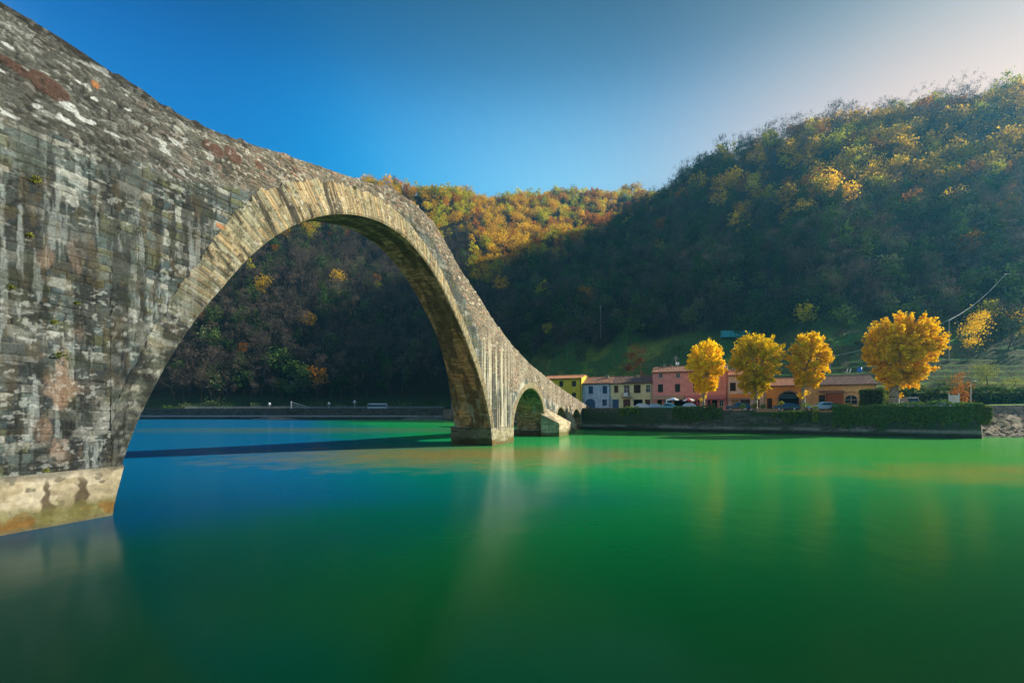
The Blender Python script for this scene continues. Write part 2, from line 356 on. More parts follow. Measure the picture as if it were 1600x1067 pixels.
def water_material():
    m = bpy.data.materials.new('river_water'); m.use_nodes = True; nt = m.node_tree
    b = nt.nodes['Principled BSDF']; b.inputs['Roughness'].default_value = .19; b.inputs['IOR'].default_value = 1.33
    b.inputs['Specular IOR Level'].default_value = .12
    tc = N(nt, 'ShaderNodeTexCoord'); sp = N(nt, 'ShaderNodeSeparateXYZ'); nt.links.new(tc.outputs['Object'], sp.inputs[0])
    # polarised sky blue painted into the left, milky green right, darker close by
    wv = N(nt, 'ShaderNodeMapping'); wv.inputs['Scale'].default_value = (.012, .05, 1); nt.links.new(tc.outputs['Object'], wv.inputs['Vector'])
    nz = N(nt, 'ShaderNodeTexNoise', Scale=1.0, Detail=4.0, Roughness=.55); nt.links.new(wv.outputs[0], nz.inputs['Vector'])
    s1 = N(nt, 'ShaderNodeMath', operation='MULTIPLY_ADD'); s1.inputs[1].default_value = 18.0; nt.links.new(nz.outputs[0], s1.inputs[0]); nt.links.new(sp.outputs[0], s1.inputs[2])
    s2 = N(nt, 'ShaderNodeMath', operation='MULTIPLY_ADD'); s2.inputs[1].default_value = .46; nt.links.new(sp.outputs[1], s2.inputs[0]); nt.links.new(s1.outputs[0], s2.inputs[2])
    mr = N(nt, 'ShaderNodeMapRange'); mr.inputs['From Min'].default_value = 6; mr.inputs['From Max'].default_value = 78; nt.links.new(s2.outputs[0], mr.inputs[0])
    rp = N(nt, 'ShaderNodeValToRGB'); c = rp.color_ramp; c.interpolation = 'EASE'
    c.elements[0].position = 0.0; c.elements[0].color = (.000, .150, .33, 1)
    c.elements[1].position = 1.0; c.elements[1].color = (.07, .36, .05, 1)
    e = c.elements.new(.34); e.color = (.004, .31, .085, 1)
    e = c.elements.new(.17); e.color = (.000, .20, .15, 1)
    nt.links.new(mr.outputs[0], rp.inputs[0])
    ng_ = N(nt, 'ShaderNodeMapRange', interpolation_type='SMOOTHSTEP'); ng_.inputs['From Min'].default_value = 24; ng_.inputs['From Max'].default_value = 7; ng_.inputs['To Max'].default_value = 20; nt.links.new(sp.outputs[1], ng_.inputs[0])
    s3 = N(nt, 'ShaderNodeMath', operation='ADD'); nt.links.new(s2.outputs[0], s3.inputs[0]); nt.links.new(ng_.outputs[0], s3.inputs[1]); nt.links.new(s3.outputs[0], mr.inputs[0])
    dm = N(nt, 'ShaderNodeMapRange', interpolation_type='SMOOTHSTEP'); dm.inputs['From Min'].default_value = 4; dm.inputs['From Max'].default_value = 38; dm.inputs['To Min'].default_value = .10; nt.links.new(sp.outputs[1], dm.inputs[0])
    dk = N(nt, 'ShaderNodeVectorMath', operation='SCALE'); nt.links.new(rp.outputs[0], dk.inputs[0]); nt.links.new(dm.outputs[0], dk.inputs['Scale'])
    # colour patches: sandbar by the pier; at right shallows with tree reflections painted in
    def tint_patch(cx, cy, rx, ry, prev, col, amt):
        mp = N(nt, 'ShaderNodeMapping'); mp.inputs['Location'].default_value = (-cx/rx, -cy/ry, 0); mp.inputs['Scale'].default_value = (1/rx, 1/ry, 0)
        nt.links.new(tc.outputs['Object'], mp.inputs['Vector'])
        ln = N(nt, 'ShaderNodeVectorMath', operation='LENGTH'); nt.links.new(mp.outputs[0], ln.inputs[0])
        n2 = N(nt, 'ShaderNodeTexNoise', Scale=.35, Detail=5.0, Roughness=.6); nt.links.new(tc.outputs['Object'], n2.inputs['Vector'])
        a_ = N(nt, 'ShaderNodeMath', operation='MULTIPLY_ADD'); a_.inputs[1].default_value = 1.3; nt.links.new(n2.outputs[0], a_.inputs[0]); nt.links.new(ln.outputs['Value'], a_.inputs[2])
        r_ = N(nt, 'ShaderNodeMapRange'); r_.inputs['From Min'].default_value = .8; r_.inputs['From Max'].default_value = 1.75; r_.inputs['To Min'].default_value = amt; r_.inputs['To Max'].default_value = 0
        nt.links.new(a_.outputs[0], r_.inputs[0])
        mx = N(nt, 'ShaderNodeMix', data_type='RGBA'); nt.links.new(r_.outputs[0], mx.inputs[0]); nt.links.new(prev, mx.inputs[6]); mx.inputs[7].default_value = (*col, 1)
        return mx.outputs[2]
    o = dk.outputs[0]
    o = tint_patch(-4, 43, 24, 12, o, (.24, .21, .06), .95)
    o = tint_patch(-40, 95, 60, 16, o, (.09, .17, .10), .7)
    o = tint_patch(42, 30, 22, 7, o, (.26, .26, .04), .9)
    o = tint_patch(30, 60, 45, 14, o, (.04, .36, .09), .7)
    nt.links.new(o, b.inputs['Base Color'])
    nb = N(nt, 'ShaderNodeTexNoise', Scale=.25, Detail=3.0); nt.links.new(tc.outputs['Object'], nb.inputs['Vector'])
    bp = N(nt, 'ShaderNodeBump', Strength=.12, Distance=.3); nt.links.new(nb.outputs[0], bp.inputs['Height']); nt.links.new(bp.outputs[0], b.inputs['Normal'])
    return m
wme = bpy.data.meshes.new('river'); wme.from_pydata([(-900, -120, 0), (900, -120, 0), (900, 230, 0), (-900, 230, 0)], [], [(0, 1, 2, 3)])
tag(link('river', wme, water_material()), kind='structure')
# ------------------------------------------------------------ the bridge
BO = np.array([-16.61, 18.165]); BD = np.array([.3754, .9269]); BN = np.array([.9269, -.3754])
KT, VPX, T0 = 17690.0, 1079.0, 19.46
def unp(x, y):
    'photo pixel on the face of the bridge to metres along it and height'
    return KT/(VPX-x)-T0, HC*(1+(640-y)/(.1811*(VPX-x)))
def bp3(t, z, off=0.0):
    'along, height, depth behind the face -> world'
    t, z, off = np.broadcast_arrays(np.asarray(t, float), np.asarray(z, float), np.asarray(off, float))
    return np.stack([BO[0]+BD[0]*t-BN[0]*off, BO[1]+BD[1]*t-BN[1]*off, z], -1)
TOPPX = [(0,2),(50,33),(100,62),(150,97),(200,130),(250,163),(300,190),(350,212),(400,229),(450,245),(490,258),(530,272),(580,288),(620,300),(650,320),(680,350),(700,385),(720,421),(750,465),(770,498),(800,538),(830,570),(860,594),(885,612),(915,632)]
tp = np.array([unp(*p) for p in TOPPX]); tp = np.vstack([[[-40, 12.0], [-26, 14.5], [-14, 16.9], [-7, 18.2]], tp, [[93, 5.3]]])
_tt = np.linspace(-40, 93, 2660); _zz = np.interp(_tt, tp[:, 0], tp[:, 1])
_k = np.exp(-np.linspace(-2.2, 2.2, 61)**2); _zz = np.convolve(np.pad(_zz, 30, mode='edge'), _k/_k.sum(), 'valid')
def top(t): return np.interp(t, _tt, _zz)
class Arch:
    def __init__(s, px, ring):
        p = np.array([unp(*q) for q in px]); s.ring = ring
        s.t0, s.t1 = p[0, 0], p[-1, 0]; s.c = .5*(s.t0+s.t1); s.zs = 0.0
        s.hw = .5*(s.t1-s.t0)
        th = np.arctan2(p[:, 1]-s.zs, s.c-p[:, 0]); r = np.hypot(p[:, 1]-s.zs, p[:, 0]-s.c)
        th[0] = 0; th[-1] = math.pi; r[0] = r[-1] = s.hw
        o = np.argsort(th); s.th = th[o]; s.r = r[o]
        a = np.linspace(0, math.pi, 500); rr = np.interp(a, s.th, s.r)
        k = np.exp(-np.linspace(-2, 2, 41)**2); k /= k.sum(); e = rr[0], rr[-1]
        rr = np.convolve(np.pad(rr, 20, mode='edge'), k, 'valid'); s.a = a; s.rr = rr
        s.pt = s.c-np.cos(a)*rr; s.pz = s.zs+np.sin(a)*rr
        s.t0, s.t1 = s.pt[0], s.pt[-1]
    def z(s, t): return np.interp(t, s.pt, s.pz)
    def polar(s, t, z):
        a = np.arctan2(z-s.zs, s.c-t); r = np.interp(a, s.a, s.rr)
        return a*r, np.hypot(z-s.zs, t-s.c)-r
A1 = Arch([(169,805),(190,728),(245,600),(300,510),(350,450),(400,395),(440,365),(480,345),(520,336.5),(560,338),(600,350),(640,378),(680,430),(710,490),(735,550),(755,610),(765,650),(770,696)], 1.75)
A2 = Arch([(802.5,690),(802.8,667),(806,644),(812,626),(821,611.5),(831,607),(840,612.6),(847,626.5),(851,648),(852.5,681)], .85)
A3 = Arch([(870,678),(870.3,652),(873,641),(877,636.5),(881,640),(884.5,651),(886,675)], .5)
A4 = Arch([(894,673),(894.4,655),(897,645),(902,639.5),(906,645),(909,655),(909.8,670)], .5)
ARCHES = [A1, A2, A3, A4]
def bottom(t):
    b = np.full(np.shape(t), -1.6)
    for A in ARCHES:
        k = (t > A.t0+1e-6) & (t < A.t1-1e-6); b = np.where(k, A.z(t), b)
    return b
def wide(z): return 3.15+1.7*(1-ss(2, 14, z))
RED = [(75,137,30,17),(20,105,26,8),(332,232,18,9),(364,244,13,10),(408,262,9,6),(345,355,6,3),(148,134,6,5)]
def masonry(t, z):
    'relief and colour of the stonework at each point of the face'
    fine = (fbm(t*7, z*5, 160, 3)-.5)
    tw = t+(fbm(t/2.2, z/2.2, 5, 2)-.5)*.35; zw = z+(fbm(t/2.5, z/2.0, 6, 2)-.5)*.35+.10*np.sin(t*.3)
    far = ss(15, 45, t)
    # coursed blocks
    e1, a1, b1 = courses(tw, zw, .33, .80, 11)
    h1 = ss(.0, .035, e1)*(.55+.9*a1)+ (fbm(t*3, z*3, 60, 3)-.5)*.7
    ash = np.zeros(t.shape+(3,)) + [.118, .138, .120]
    ash = mixc(ash, [.082, .108, .106], ss(.25, .3, a1)*(1-ss(.55, .6, a1)))
    ash = mixc(ash, [.13, .135, .075], ss(.80, .84, a1))
    ash = mixc(ash, [.25, .24, .20], ss(.86, .90, b1))
    ash *= (.72+.56*b1)[..., None]
    ash = mixc(ash, [.33, .29, .22], (1-ss(.008, .03, e1))*ss(.35, .6, fbm(t/1.5, z/1.5, 70, 3))*.8)
    ash = mixc(ash, [.02, .02, .016], (1-ss(.004, .024, e1))*ss(.30, .48, fbm(t/1.1, z/1.1, 71, 3))*.9)
    # rubble
    e2, a2, b2 = voro(tw*.97+zw*.3, zw-.05*tw, .30, .115, 12)
    e3, a3, b3 = voro(tw+.3*zw, zw, .62, .24, 13)
    big = ss(.72, .76, b3); e2 = lerp(e2, e3, big); a2 = lerp(a2, a3, big)
    h2_ = ss(0, .045, e2)*(.5+1.1*a2) + (fbm(t*4, z*4, 61, 3)-.5)*.8
    rub = np.zeros(t.shape+(3,)) + [.20, .172, .125]
    rub = mixc(rub, [.30, .19, .13], ss(.62, .66, a2)); rub = mixc(rub, [.42, .37, .28], ss(.82, .86, a2)); rub = mixc(rub, [.09, .085, .07], 1-ss(.14, .18, a2))
    rub *= (.75+.5*b2)[..., None]
    rub = rub*(1+.30*far[..., None]*np.array([1.15, 1, .85])); grey = 1-ss(-1, 9, t); rub = mixc(rub, rub.mean(-1, keepdims=True)*np.array([.66, .66, .58]), grey*.85)
    rub = mixc(rub, [.09, .08, .06], (1-ss(.0, .022, e2))*.9)
    rub = mixc(rub, [.62, .60, .55], ss(.70, .74, fbm(t/.7+9, z/.35, 73, 3))*grey*.8)
    dep = np.interp(t, [-10, -3, 0, 4, 8, 12, 16, 28, 33, 37, 42, 46, 50, 60, 80, 95], [4.2, 4.0, 3.6, 2.9, 2.3, 1.8, 1.6, 1.8, 3.4, 6.0, 6.8, 5.6, 2.8, 3.6, 3, 3])
    rz = ss(-.15, .15, (z-(top(t)-dep)) + (fbm(t/1.3, z/.8, 75, 3)-.5)*1.1)
    col = ash*(1-rz[..., None])+rub*rz[..., None]; h = h1*(1-rz)+h2_*rz
    # lime wash over the far half
    lime = ss(.40, .58, fbm(t/1.1, z/3.6, 80, 4))*ss(33, 40, t)*(1-rz*.75)
    col = mixc(col, [.62, .57, .45], lime*.85); h = h*(1-lime*.4)
    # ring stones
    ringm = np.zeros(t.shape)
    for A in ARCHES:
        s, r = A.polar(t, z); T = (np.interp(t, [0, 3, 7, 14, 20, 28, 37], [.9, 1.5, 2.3, 1.85, 1.55, 1.1, .9]) if A is A1 else A.ring)*(1+.10*(vn(s/.35, s*0, 90)-.5)) + (fbm(t/.4, z/.4, 171, 3)-.5)*.35
        k = (r < T)*(z > .3)*(np.abs(t-A.c) < A.hw+A.ring+1.2)*(1-ss(T-.03, T+.02, r)*1.0)
        fineness = 1.0 if A is A1 else .8
        e4, a4, b4 = courses(r*1.0+.3*vn(s, r, 7), s+.22*r, .17*fineness, 1.9, 14)
        rc = np.zeros(t.shape+(3,)) + [.42, .345, .20]
        rc = mixc(rc, [.33, .31, .20], ss(.3, .35, a4)*(1-ss(.6, .65, a4))); rc = mixc(rc, [.46, .33, .17], ss(.8, .85, a4))
        rc *= (.60+.46*b4)[..., None]
        rc = mixc(rc, [.10, .085, .06], (1-ss(.003, .018, e4))*.8)
        if A is A1:
            blend = ss(12.5, 6.5, z)*ss(20, 10, t); rc = rc*(1-.72*blend[..., None])+ash*.72*blend[..., None]
            low = ss(10.5, 7.0, z)*ss(20, 10, t)
            rc = mixc(rc, rc*np.array([.33, .36, .39]), low*ss(.30, .45, fbm(t/.8, z/1.6, 91, 4)))
            st = ss(.60, .68, fbm(s/.45, r/3.5+t*0, 92, 3))*ss(17, 11, t); rc = mixc(rc, [.055, .055, .05], st*.85)
        h4 = 1.25 + ss(0, .03, e4)*(.5+1.0*a4) + (fbm(s*5, r*2, 93, 3)-.5)*.5
        col = col*(1-k[..., None])+rc*k[..., None]
        h = h*(1-k)+h4*k; ringm = np.maximum(ringm, k)
    # black and white runs down the wall
    lo = ss(.5, 3.5, (top(t)-dep)-z+2.0)
    d = np.maximum(ss(.52, .58, fbm(t/.30, z/4.5, 100, 4)+.22*fine), ss(.47, .56, fbm(t/1.3, z/3.5, 102, 4)+.2*fine)*.75)
    d = d*lo*(1-ringm*.75)*(1-far*.35); col = mixc(col, [.030, .032, .030], d*.80)
    w = ss(.58, .64, fbm(t/.20+40, z/2.2, 104, 5)+.16*fine)*lo*(1-ringm*.6); col = mixc(col, [.42, .43, .39], w*.42*ss(.42, .58, fbm(t/2.5, z/2.5, 105, 2))*ss(15.5, 11, z))
    pl = ss(.48, .64, fbm(t/1.5+7, z/.9, 170, 5)+.15*fine)*(1-ringm); col = mixc(col, col*.5+np.array([.17, .17, .145]), (pl*.26*(1-.7*far)))
    pier = ss(33.5, 36.5, t)*(1-ss(43.5, 45, t))*ss(14, 10, z)*(1-ringm)
    d = ss(.46, .56, fbm(t/.22, z/9, 107, 3))*pier; col = mixc(col, [.05, .045, .035], d*.85)
    d = ss(.55, .62, fbm(t/.25+50, z/9, 108, 3))*pier; col = mixc(col, [.60, .54, .40], d*.8)
    # warm rust patches low on the near pier, ochre patches
    wm = ss(.50, .64, fbm(t/.5+3, z/.9, 110, 4))*np.exp(-((t+1.5)/.7)**2)*ss(1.9, 3, z)*(1-ss(9, 12, z)); col = mixc(col, [.36, .22, .14], wm*.7)
    oc = ss(.60, .68, fbm(t/.32+13, z/.8, 113, 5)+.2*fine)*(1-far)*lo; col = mixc(col, [.18, .12, .05], oc*.28)
    ws = ss(.62, .70, fbm(t/.9+13, z/.5, 115, 4))*(1-far)*ss(1.5, 3, z)*(1-ss(7, 9, z)); col = mixc(col, [.42, .39, .32], ws*.35)
    ms = ss(.60, .68, fbm(t/.8, z/.7, 117, 5)+.2*fine)*(1-far)*(1-rz); col = mixc(col, [.055, .065, .03], ms*.35)
    for x, y, rx, ry in RED:
        c0 = unp(x, y); c1 = unp(x+rx, y); c2 = unp(x, y-ry); q = (np.abs((t-c0[0])/(c1[0]-c0[0]))**3.2 + np.abs((z-c0[1]+.18*(t-c0[0]))/(c2[1]-c0[1]))**2.6)**.36 + (fbm(t*2.2, z*2.2, 120, 2)-.5)*.8
        k = 1-ss(.92, 1.0, q); col = mixc(col, [.125, .060, .042] if rx > 7 else [.45, .17, .06], k*.85); h = h*(1-k)+(1.2+.3*fbm(t*5, z*5, 121, 3))*k
    fl = ss(.62, .66, fbm(t*5+.3*z, z*8, 161, 3))*ss(.42, .6, fbm(t/1.2, z/.9, 162, 3)); col = mixc(col, [.50, .48, .42], fl*.42*(1-far))
    fl = ss(.62, .66, fbm(t*6+5, z*6, 163, 3))*ss(.4, .6, fbm(t/1.4, z/1.2, 164, 3)); col = mixc(col, [.02, .022, .02], fl*.55*(1-far))
    col = col*(1-.5*ss(.42, .2, top(t)-z)*ss(9, 3, t))[..., None]  # dark top edge: dirty coping, with its shaded side painted in
    kc = 1+.24*(1-far); L0 = col.mean(-1); col = col*((np.clip(L0, .01, 1)/.15)**(kc-1))[..., None]
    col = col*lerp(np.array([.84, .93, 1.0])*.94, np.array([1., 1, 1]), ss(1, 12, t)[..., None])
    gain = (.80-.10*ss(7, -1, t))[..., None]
    return h, np.clip(col*gain, .008, .8), ringm
stone = mat_attr('masonry', .92, 13.0, .5, .8, 26.0, .03)
bridge = tag(empty('stone_bridge', tuple(bp3(18, 0, 1.6))), 'tall humpbacked stone bridge with one huge arch and three small ones', 'bridge')
BL = -Vector(bridge.location)
def blink(name, me, m=stone, label=None):
    o = link(name, me, m, bridge); o.location = BL
    if label: o['label'] = label
    return o
# columns, finer where the wall is near
cols = [-40.0]
while cols[-1] < -5: cols.append(cols[-1]+.35)
while cols[-1] < 93: cols.append(cols[-1] + .00125*np.hypot(*(BO+BD*cols[-1])))
for A in ARCHES:
    cols += [A.t0, A.t0+.012, A.t1-.012, A.t1] + list(A.t0+np.array([.03, .06, .1, .15])) + list(A.t1-np.array([.03, .06, .1, .15]))
cols = np.unique(np.array(cols)); cols = cols[np.append(True, np.diff(cols) > .004)]
NR = 520
v = np.linspace(0, 1, NR)[:, None]
T = np.repeat(cols[None, :], NR, 0); bt = bottom(cols)[None, :]; Z = bt+(top(cols)[None, :]-bt)*v
H, COL, RM = masonry(T, Z)
edge = ss(0, .15, Z-bt)*ss(0, .12, top(cols)[None, :]-Z)
amp = .036
P = bp3(T, Z, -amp*H*edge)
topw = (top(cols)[None, :]-Z < .001); P[..., 2] += topw*(vn(T*2.6, T*0, 33)-.5)*.24
Fc = grid_faces(*T.shape)
rf = RM.reshape(-1)[Fc].mean(1) > .5; par = (~rf) & (((top(T)-Z).reshape(-1)[Fc].mean(1)) < .95)
V = P.reshape(-1, 3); CC = COL.reshape(-1, 3)
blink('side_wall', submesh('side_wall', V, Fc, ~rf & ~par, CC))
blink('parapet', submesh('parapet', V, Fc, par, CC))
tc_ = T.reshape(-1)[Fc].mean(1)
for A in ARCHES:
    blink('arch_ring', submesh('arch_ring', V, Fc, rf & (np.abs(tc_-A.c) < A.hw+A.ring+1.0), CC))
# coping, roadway and far side
def strip(ts, o0, o1, z0, z1, no, colr, name, jit=.05):
    W_ = np.linspace(0, 1, no)[:, None]; Tt = np.repeat(ts[None, :], no, 0)
    Zt = z0(ts)[None, :]*(1-W_)+z1(ts)[None, :]*W_; Ot = o0(ts)[None, :]*(1-W_)+o1(ts)[None, :]*W_
    e, a, b = voro(Tt, Ot+Zt, .4, .3, 17); c = np.zeros(Tt.shape+(3,))+colr; c = c*(.6+.8*a)[..., None]
    Zt = Zt + (vn(Tt*3, Ot*3, 18)-.5)*jit*(W_ > .01)*(W_ < .99)
    return blink(name, np_mesh(name, bp3(Tt, Zt, Ot).reshape(-1, 3), grid_faces(*Tt.shape), c.reshape(-1, 3)))
ts = np.arange(-40, 93, .25)
K = lambda k: (lambda t: np.full(np.shape(t), float(k)))
strip(ts, K(0.0), K(.38), lambda t: top(t)-.03, lambda t: top(t), 4, [.26, .20, .14], 'coping')
strip(ts, K(.38), K(.40), lambda t: top(t), lambda t: top(t)-.92, 6, [.22, .19, .14], 'parapet')
strip(ts, K(.40), K(2.75), lambda t: top(t)-.92, lambda t: top(t)-.92, 8, [.20, .18, .15], 'roadway')
strip(ts, K(2.75), K(2.77), lambda t: top(t)-.92, lambda t: top(t), 6, [.22, .19, .14], 'parapet')
strip(ts, K(2.77), K(3.15), lambda t: top(t), lambda t: top(t)-.03, 4, [.26, .20, .14], 'coping')
tf = np.unique(np.concatenate([np.arange(-40, 93, .3)] + [np.array([A.t0, A.t0+.02, A.t0+.1, A.t1-.1, A.t1-.02, A.t1]) for A in ARCHES]))
vf = np.linspace(0, 1, 90)[:, None]; Tf = np.repeat(tf[None, :], 90, 0); bf = bottom(tf)[None, :]; Zf = bf+(top(tf)[None, :]-bf)*vf
Hf, Cf, _ = masonry(Tf, Zf)
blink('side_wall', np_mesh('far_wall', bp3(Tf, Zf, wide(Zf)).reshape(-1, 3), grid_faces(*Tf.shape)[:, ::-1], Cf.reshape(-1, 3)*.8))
# undersides
for A, n_s, n_w in ((A1, 900, 90), (A2, 200, 40), (A3, 90, 24), (A4, 90, 24)):
    a = np.linspace(0, math.pi, n_s); rr = np.interp(a, A.a, A.rr)
    st, sz = A.c-np.cos(a)*rr, np.sin(a)*rr
    st = np.concatenate([[st[0]], st, [st[-1]]]); sz = np.concatenate([[-1.6], sz, [-1.6]])
    arc = np.concatenate([[0], np.cumsum(np.hypot(np.diff(st), np.diff(sz)))])
    w = np.linspace(0, 1, n_w)[None, :]
    S = np.repeat(arc[:, None], n_w, 1); TT = np.repeat(st[:, None], n_w, 1); ZZ = np.repeat(sz[:, None], n_w, 1); OO = w*wide(ZZ)
    e, a_, b_ = courses(OO+(fbm(S, OO, 130, 2)-.5)*.3, S+(fbm(S/2, OO/2, 131, 2)-.5)*.35, .23, .75, 15)
    c = np.zeros(S.shape+(3,)) + [.50, .26, .12]
    c *= (.5+.8*a_)[..., None]; c = mixc(c, [.03, .025, .018], (1-ss(.0, .03, e))*.8)
    c = mixc(c, [.085, .06, .035], ss(.44, .58, fbm(S/2.4, OO/1.0, 132, 4))*.8)
    c = mixc(c, [.36, .33, .26], ss(.56, .66, fbm(S/.9, OO/.5, 133, 4))*ss(9, 3, ZZ)*.7)
    c = mixc(c, [.30, .20, .10], ss(.60, .70, fbm(S/1.4, OO/.5, 134, 4))*.5)
    hh = (ss(0, .03, e)*(.5+a_) + (fbm(S*3, OO*3, 135, 3)-.5))*.035*np.minimum(1, np.minimum(OO, wide(ZZ)-OO)*6)
    nt_ = A.c-TT; nz_ = -ZZ; l = np.hypot(nt_, nz_)+1e-6
    PP = bp3(TT+nt_/l*hh, ZZ+nz_/l*hh, OO)
    blink('arch_underside', np_mesh('arch_underside', PP.reshape(-1, 3), grid_faces(*S.shape)[:, ::-1], np.clip(c, .01, .8).reshape(-1, 3)))
# cement footings
def footing(t0, t1, zt, follow0=None, follow1=None, nt=400, nose=False, out=.13, name='footing'):
    z = np.linspace(-1.6, zt, 90)[:, None]
    u_ = np.linspace(0, 1, nt)[None, :]
    def side(A, right):
        k = slice(0, 200) if not right else slice(300, 500)
        pz, pt = A.pz[k], A.pt[k]
        if right: pz, pt = pz[::-1], pt[::-1]
        return np.interp(z, pz, pt)
    a0 = np.full(z.shape, t0) if follow0 is None else side(follow0, True)-out
    a1 = np.full(z.shape, t1) if follow1 is None else side(follow1, False)+.05
    Tq = a0*(1-u_)+a1*u_; Zq = z+0*u_
    def colour(p, zq):
        n = fbm(p/1.2, zq/.5, 140, 5); c = np.zeros(p.shape+(3,)) + [.29, .25, .165]
        c = mixc(c, [.38, .345, .26], ss(.45, .65, fbm(p*1.3, zq*2, 141, 4))*.6)
        c = mixc(c, [.21, .18, .11], ss(.5, .56, fbm(p*.9+5, zq*2.5, 145, 5))*.7); c = mixc(c, [.06, .055, .04], ss(.62, .66, fbm(p*2.5, zq*3.5, 151, 5))*.7)
        ton = np.zeros(p.shape)
        for tc0, w0, h0 in ((-1.95, .22, 1.75), (-.95, .27, 1.85), (-4.2, .3, 1.2), (-6.5, .4, 1.6)):
            ton = np.maximum(ton, 1-ss(.7, 1.15, np.abs(p-tc0+(fbm(p*4, zq*4, 149, 2)-.5)*.3)/(w0*np.clip(1.5-zq/h0*1.3, .02, 9))))
        zz = zq+(n-.5)*1.1
        c = mixc(c, [.045, .032, .018], ton*.9*ss(2.0, 1.4, zq))
        c = mixc(c, [.105, .10, .032], ss(1.05, .5, zz)*.85); c = mixc(c, [.13, .075, .02], ss(.7, .4, zz)*ss(.4, .6, fbm(p*2, zq*2, 146, 3)))
        c = mixc(c, [.09, .085, .05], ss(.18, .05, zq)*.7)
        c = mixc(c, [.10, .10, .08], ss(zt-.32, zt-.02, zq+(fbm(p*2, zq*2, 152, 4)-.5)*.5)*.75)
        return np.clip(c, .01, .8)
    hq = (fbm(Tq*1.5, Zq*1.5, 147, 4)-.5)*.07+(fbm(Tq*7, Zq*7, 148, 3)-.5)*.02
    hq = hq*ss(0, .06, zt-Zq)
    Vs, Fs, Cs, b = [], [], [], 0
    def put(Pg, Cg, flip=False):
        nonlocal b
        f = grid_faces(*Pg.shape[:2]); f = f[:, ::-1] if flip else f
        Vs.append(Pg.reshape(-1, 3)); Fs.append(f+b); Cs.append(Cg.reshape(-1, 3)); b += Pg.shape[0]*Pg.shape[1]
    put(bp3(Tq, Zq, -out-hq), colour(Tq, Zq))
    tl = np.linspace(a0[-1, 0], a1[-1, 0], nt)[None, :]; o = np.linspace(-out, .1, 5)[:, None]
    put(bp3(tl+0*o, zt+0*o+0*tl+(o > 0)*.05, o+0*tl), colour(tl+0*o, zt-.1+0*o+0*tl))
    wd = 5.3
    for a_, fl in ((a0, True), (a1, False)):
        od = np.linspace(-out, wd, 160)[None, :]
        hs = (fbm(od*1.5, z*1.5, 150, 4)-.5)*.06*ss(-out, .2, od); sg = -1 if fl else 1
        cc = colour(od+7, z+0*od)*np.array([.62, .62, .6])
        put(bp3(a_+0*od+sg*hs, z+0*od, od+0*z), cc, fl)
        tin = a_[-1]-sg*np.linspace(0, .45, 4)[:, None]
        put(bp3(tin+0*od, zt+0*od+0*tin, od+0*tin), colour(od+0*tin, zt-.3+0*od+0*tin), fl)
    # pointed upstream end
    m_ = (a0+a1)/2
    for a_, fl in ((a0, True), (a1, False)):
        q = np.linspace(0, 1, 20)[None, :]
        put(bp3(a_*(1-q)+m_*q, z+0*q, wd+q*2.2), colour(q*3+0*z, z+0*q)*.7, fl)
    tri = np.linspace(0, 1, 12)[None, :]; uu = np.linspace(0, 1, 8)[:, None]
    put(bp3((a0[-1]*(1-uu)+a1[-1]*uu)*(1-tri)+m_[-1]*tri, zt+0*tri+0*uu, wd+tri*2.2+0*uu), colour(tri*3+0*uu, zt-.3+0*tri+0*uu))
    return blink(name, np_mesh(name, np.concatenate(Vs), np.concatenate(Fs), np.concatenate(Cs)), cement, 'cream cement footing stained with moss and rust at the waterline')
cement = mat_attr('cement', .9, 5.0, .3, .5, 18.0, .02)
footing(-26, 0, 2.0, None, A1, nt=900)
footing(37.8, 44.5, 2.15, A1, A2)
footing(57.9, 65.2, .9, A2, A3, nt=120, out=.10)
footing(72.0, 76.2, .7, A3, A4, nt=80, out=.10)
# cutwater on the third pier and the small tapered one between the little arches
def cutwater(t0, t1, out, zf, ztop, tw, seed):
    m = MB()
    pts = [(t0, .3, -1.6), (t0+tw, -out, -1.6), (t1-.1, -out, -1.6), (t1, .3, -1.6)]
    g = []
    for t, o, z in pts: g.append(bp3(t, z, o))
    for t, o, z in pts: g.append(bp3(t, zf if o < 0 else ztop-1.0, o))
    ap = bp3(t0+(t1-t0)*.25, ztop, .15); g.append(ap)
    n = 26; Vs, Fs, b = [], [], 0
    def patch(p, q, r, s):
        nonlocal b
        a = np.linspace(0, 1, n)[:, None, None]; c = np.linspace(0, 1, n)[None, :, None]
        G = (p*(1-c)+q*c)*(1-a)+(s*(1-c)+r*c)*a
        Vs.append(G.reshape(-1, 3)); Fs.append(grid_faces(n, n)+b); b += n*n
    patch(g[0], g[1], g[5], g[4]); patch(g[1], g[2], g[6], g[5]); patch(g[2], g[3], g[7], g[6])
    patch(g[5], g[6], ap, ap); patch(g[4], g[5], ap, ap); patch(g[6], g[7], ap, ap)
    Vv = np.concatenate(Vs); q = Vv[:, 0]*.8+Vv[:, 1]*.6
    e, a_, b_ = courses(q, Vv[:, 2], .3, .7, seed); c = np.zeros((len(Vv), 3))+[.46, .37, .24]; c *= (.6+.7*a_)[:, None]
    c = mixc(c, [.12, .10, .06], (1-ss(0, .05, e))*.5); c = mixc(c, [.14, .13, .05], ss(.9, .4, Vv[:, 2]+(fbm(q, Vv[:, 2]*2, 9, 3)-.5)))
    blink('cutwater', np_mesh('cutwater', Vv, np.concatenate(Fs), c))
cutwater(57.6, 65.6, 2.6, 2.15, 4.6, .5, 61)
cutwater(72.3, 76.2, 1.0, 1.4, 5.6, 1.4, 62)
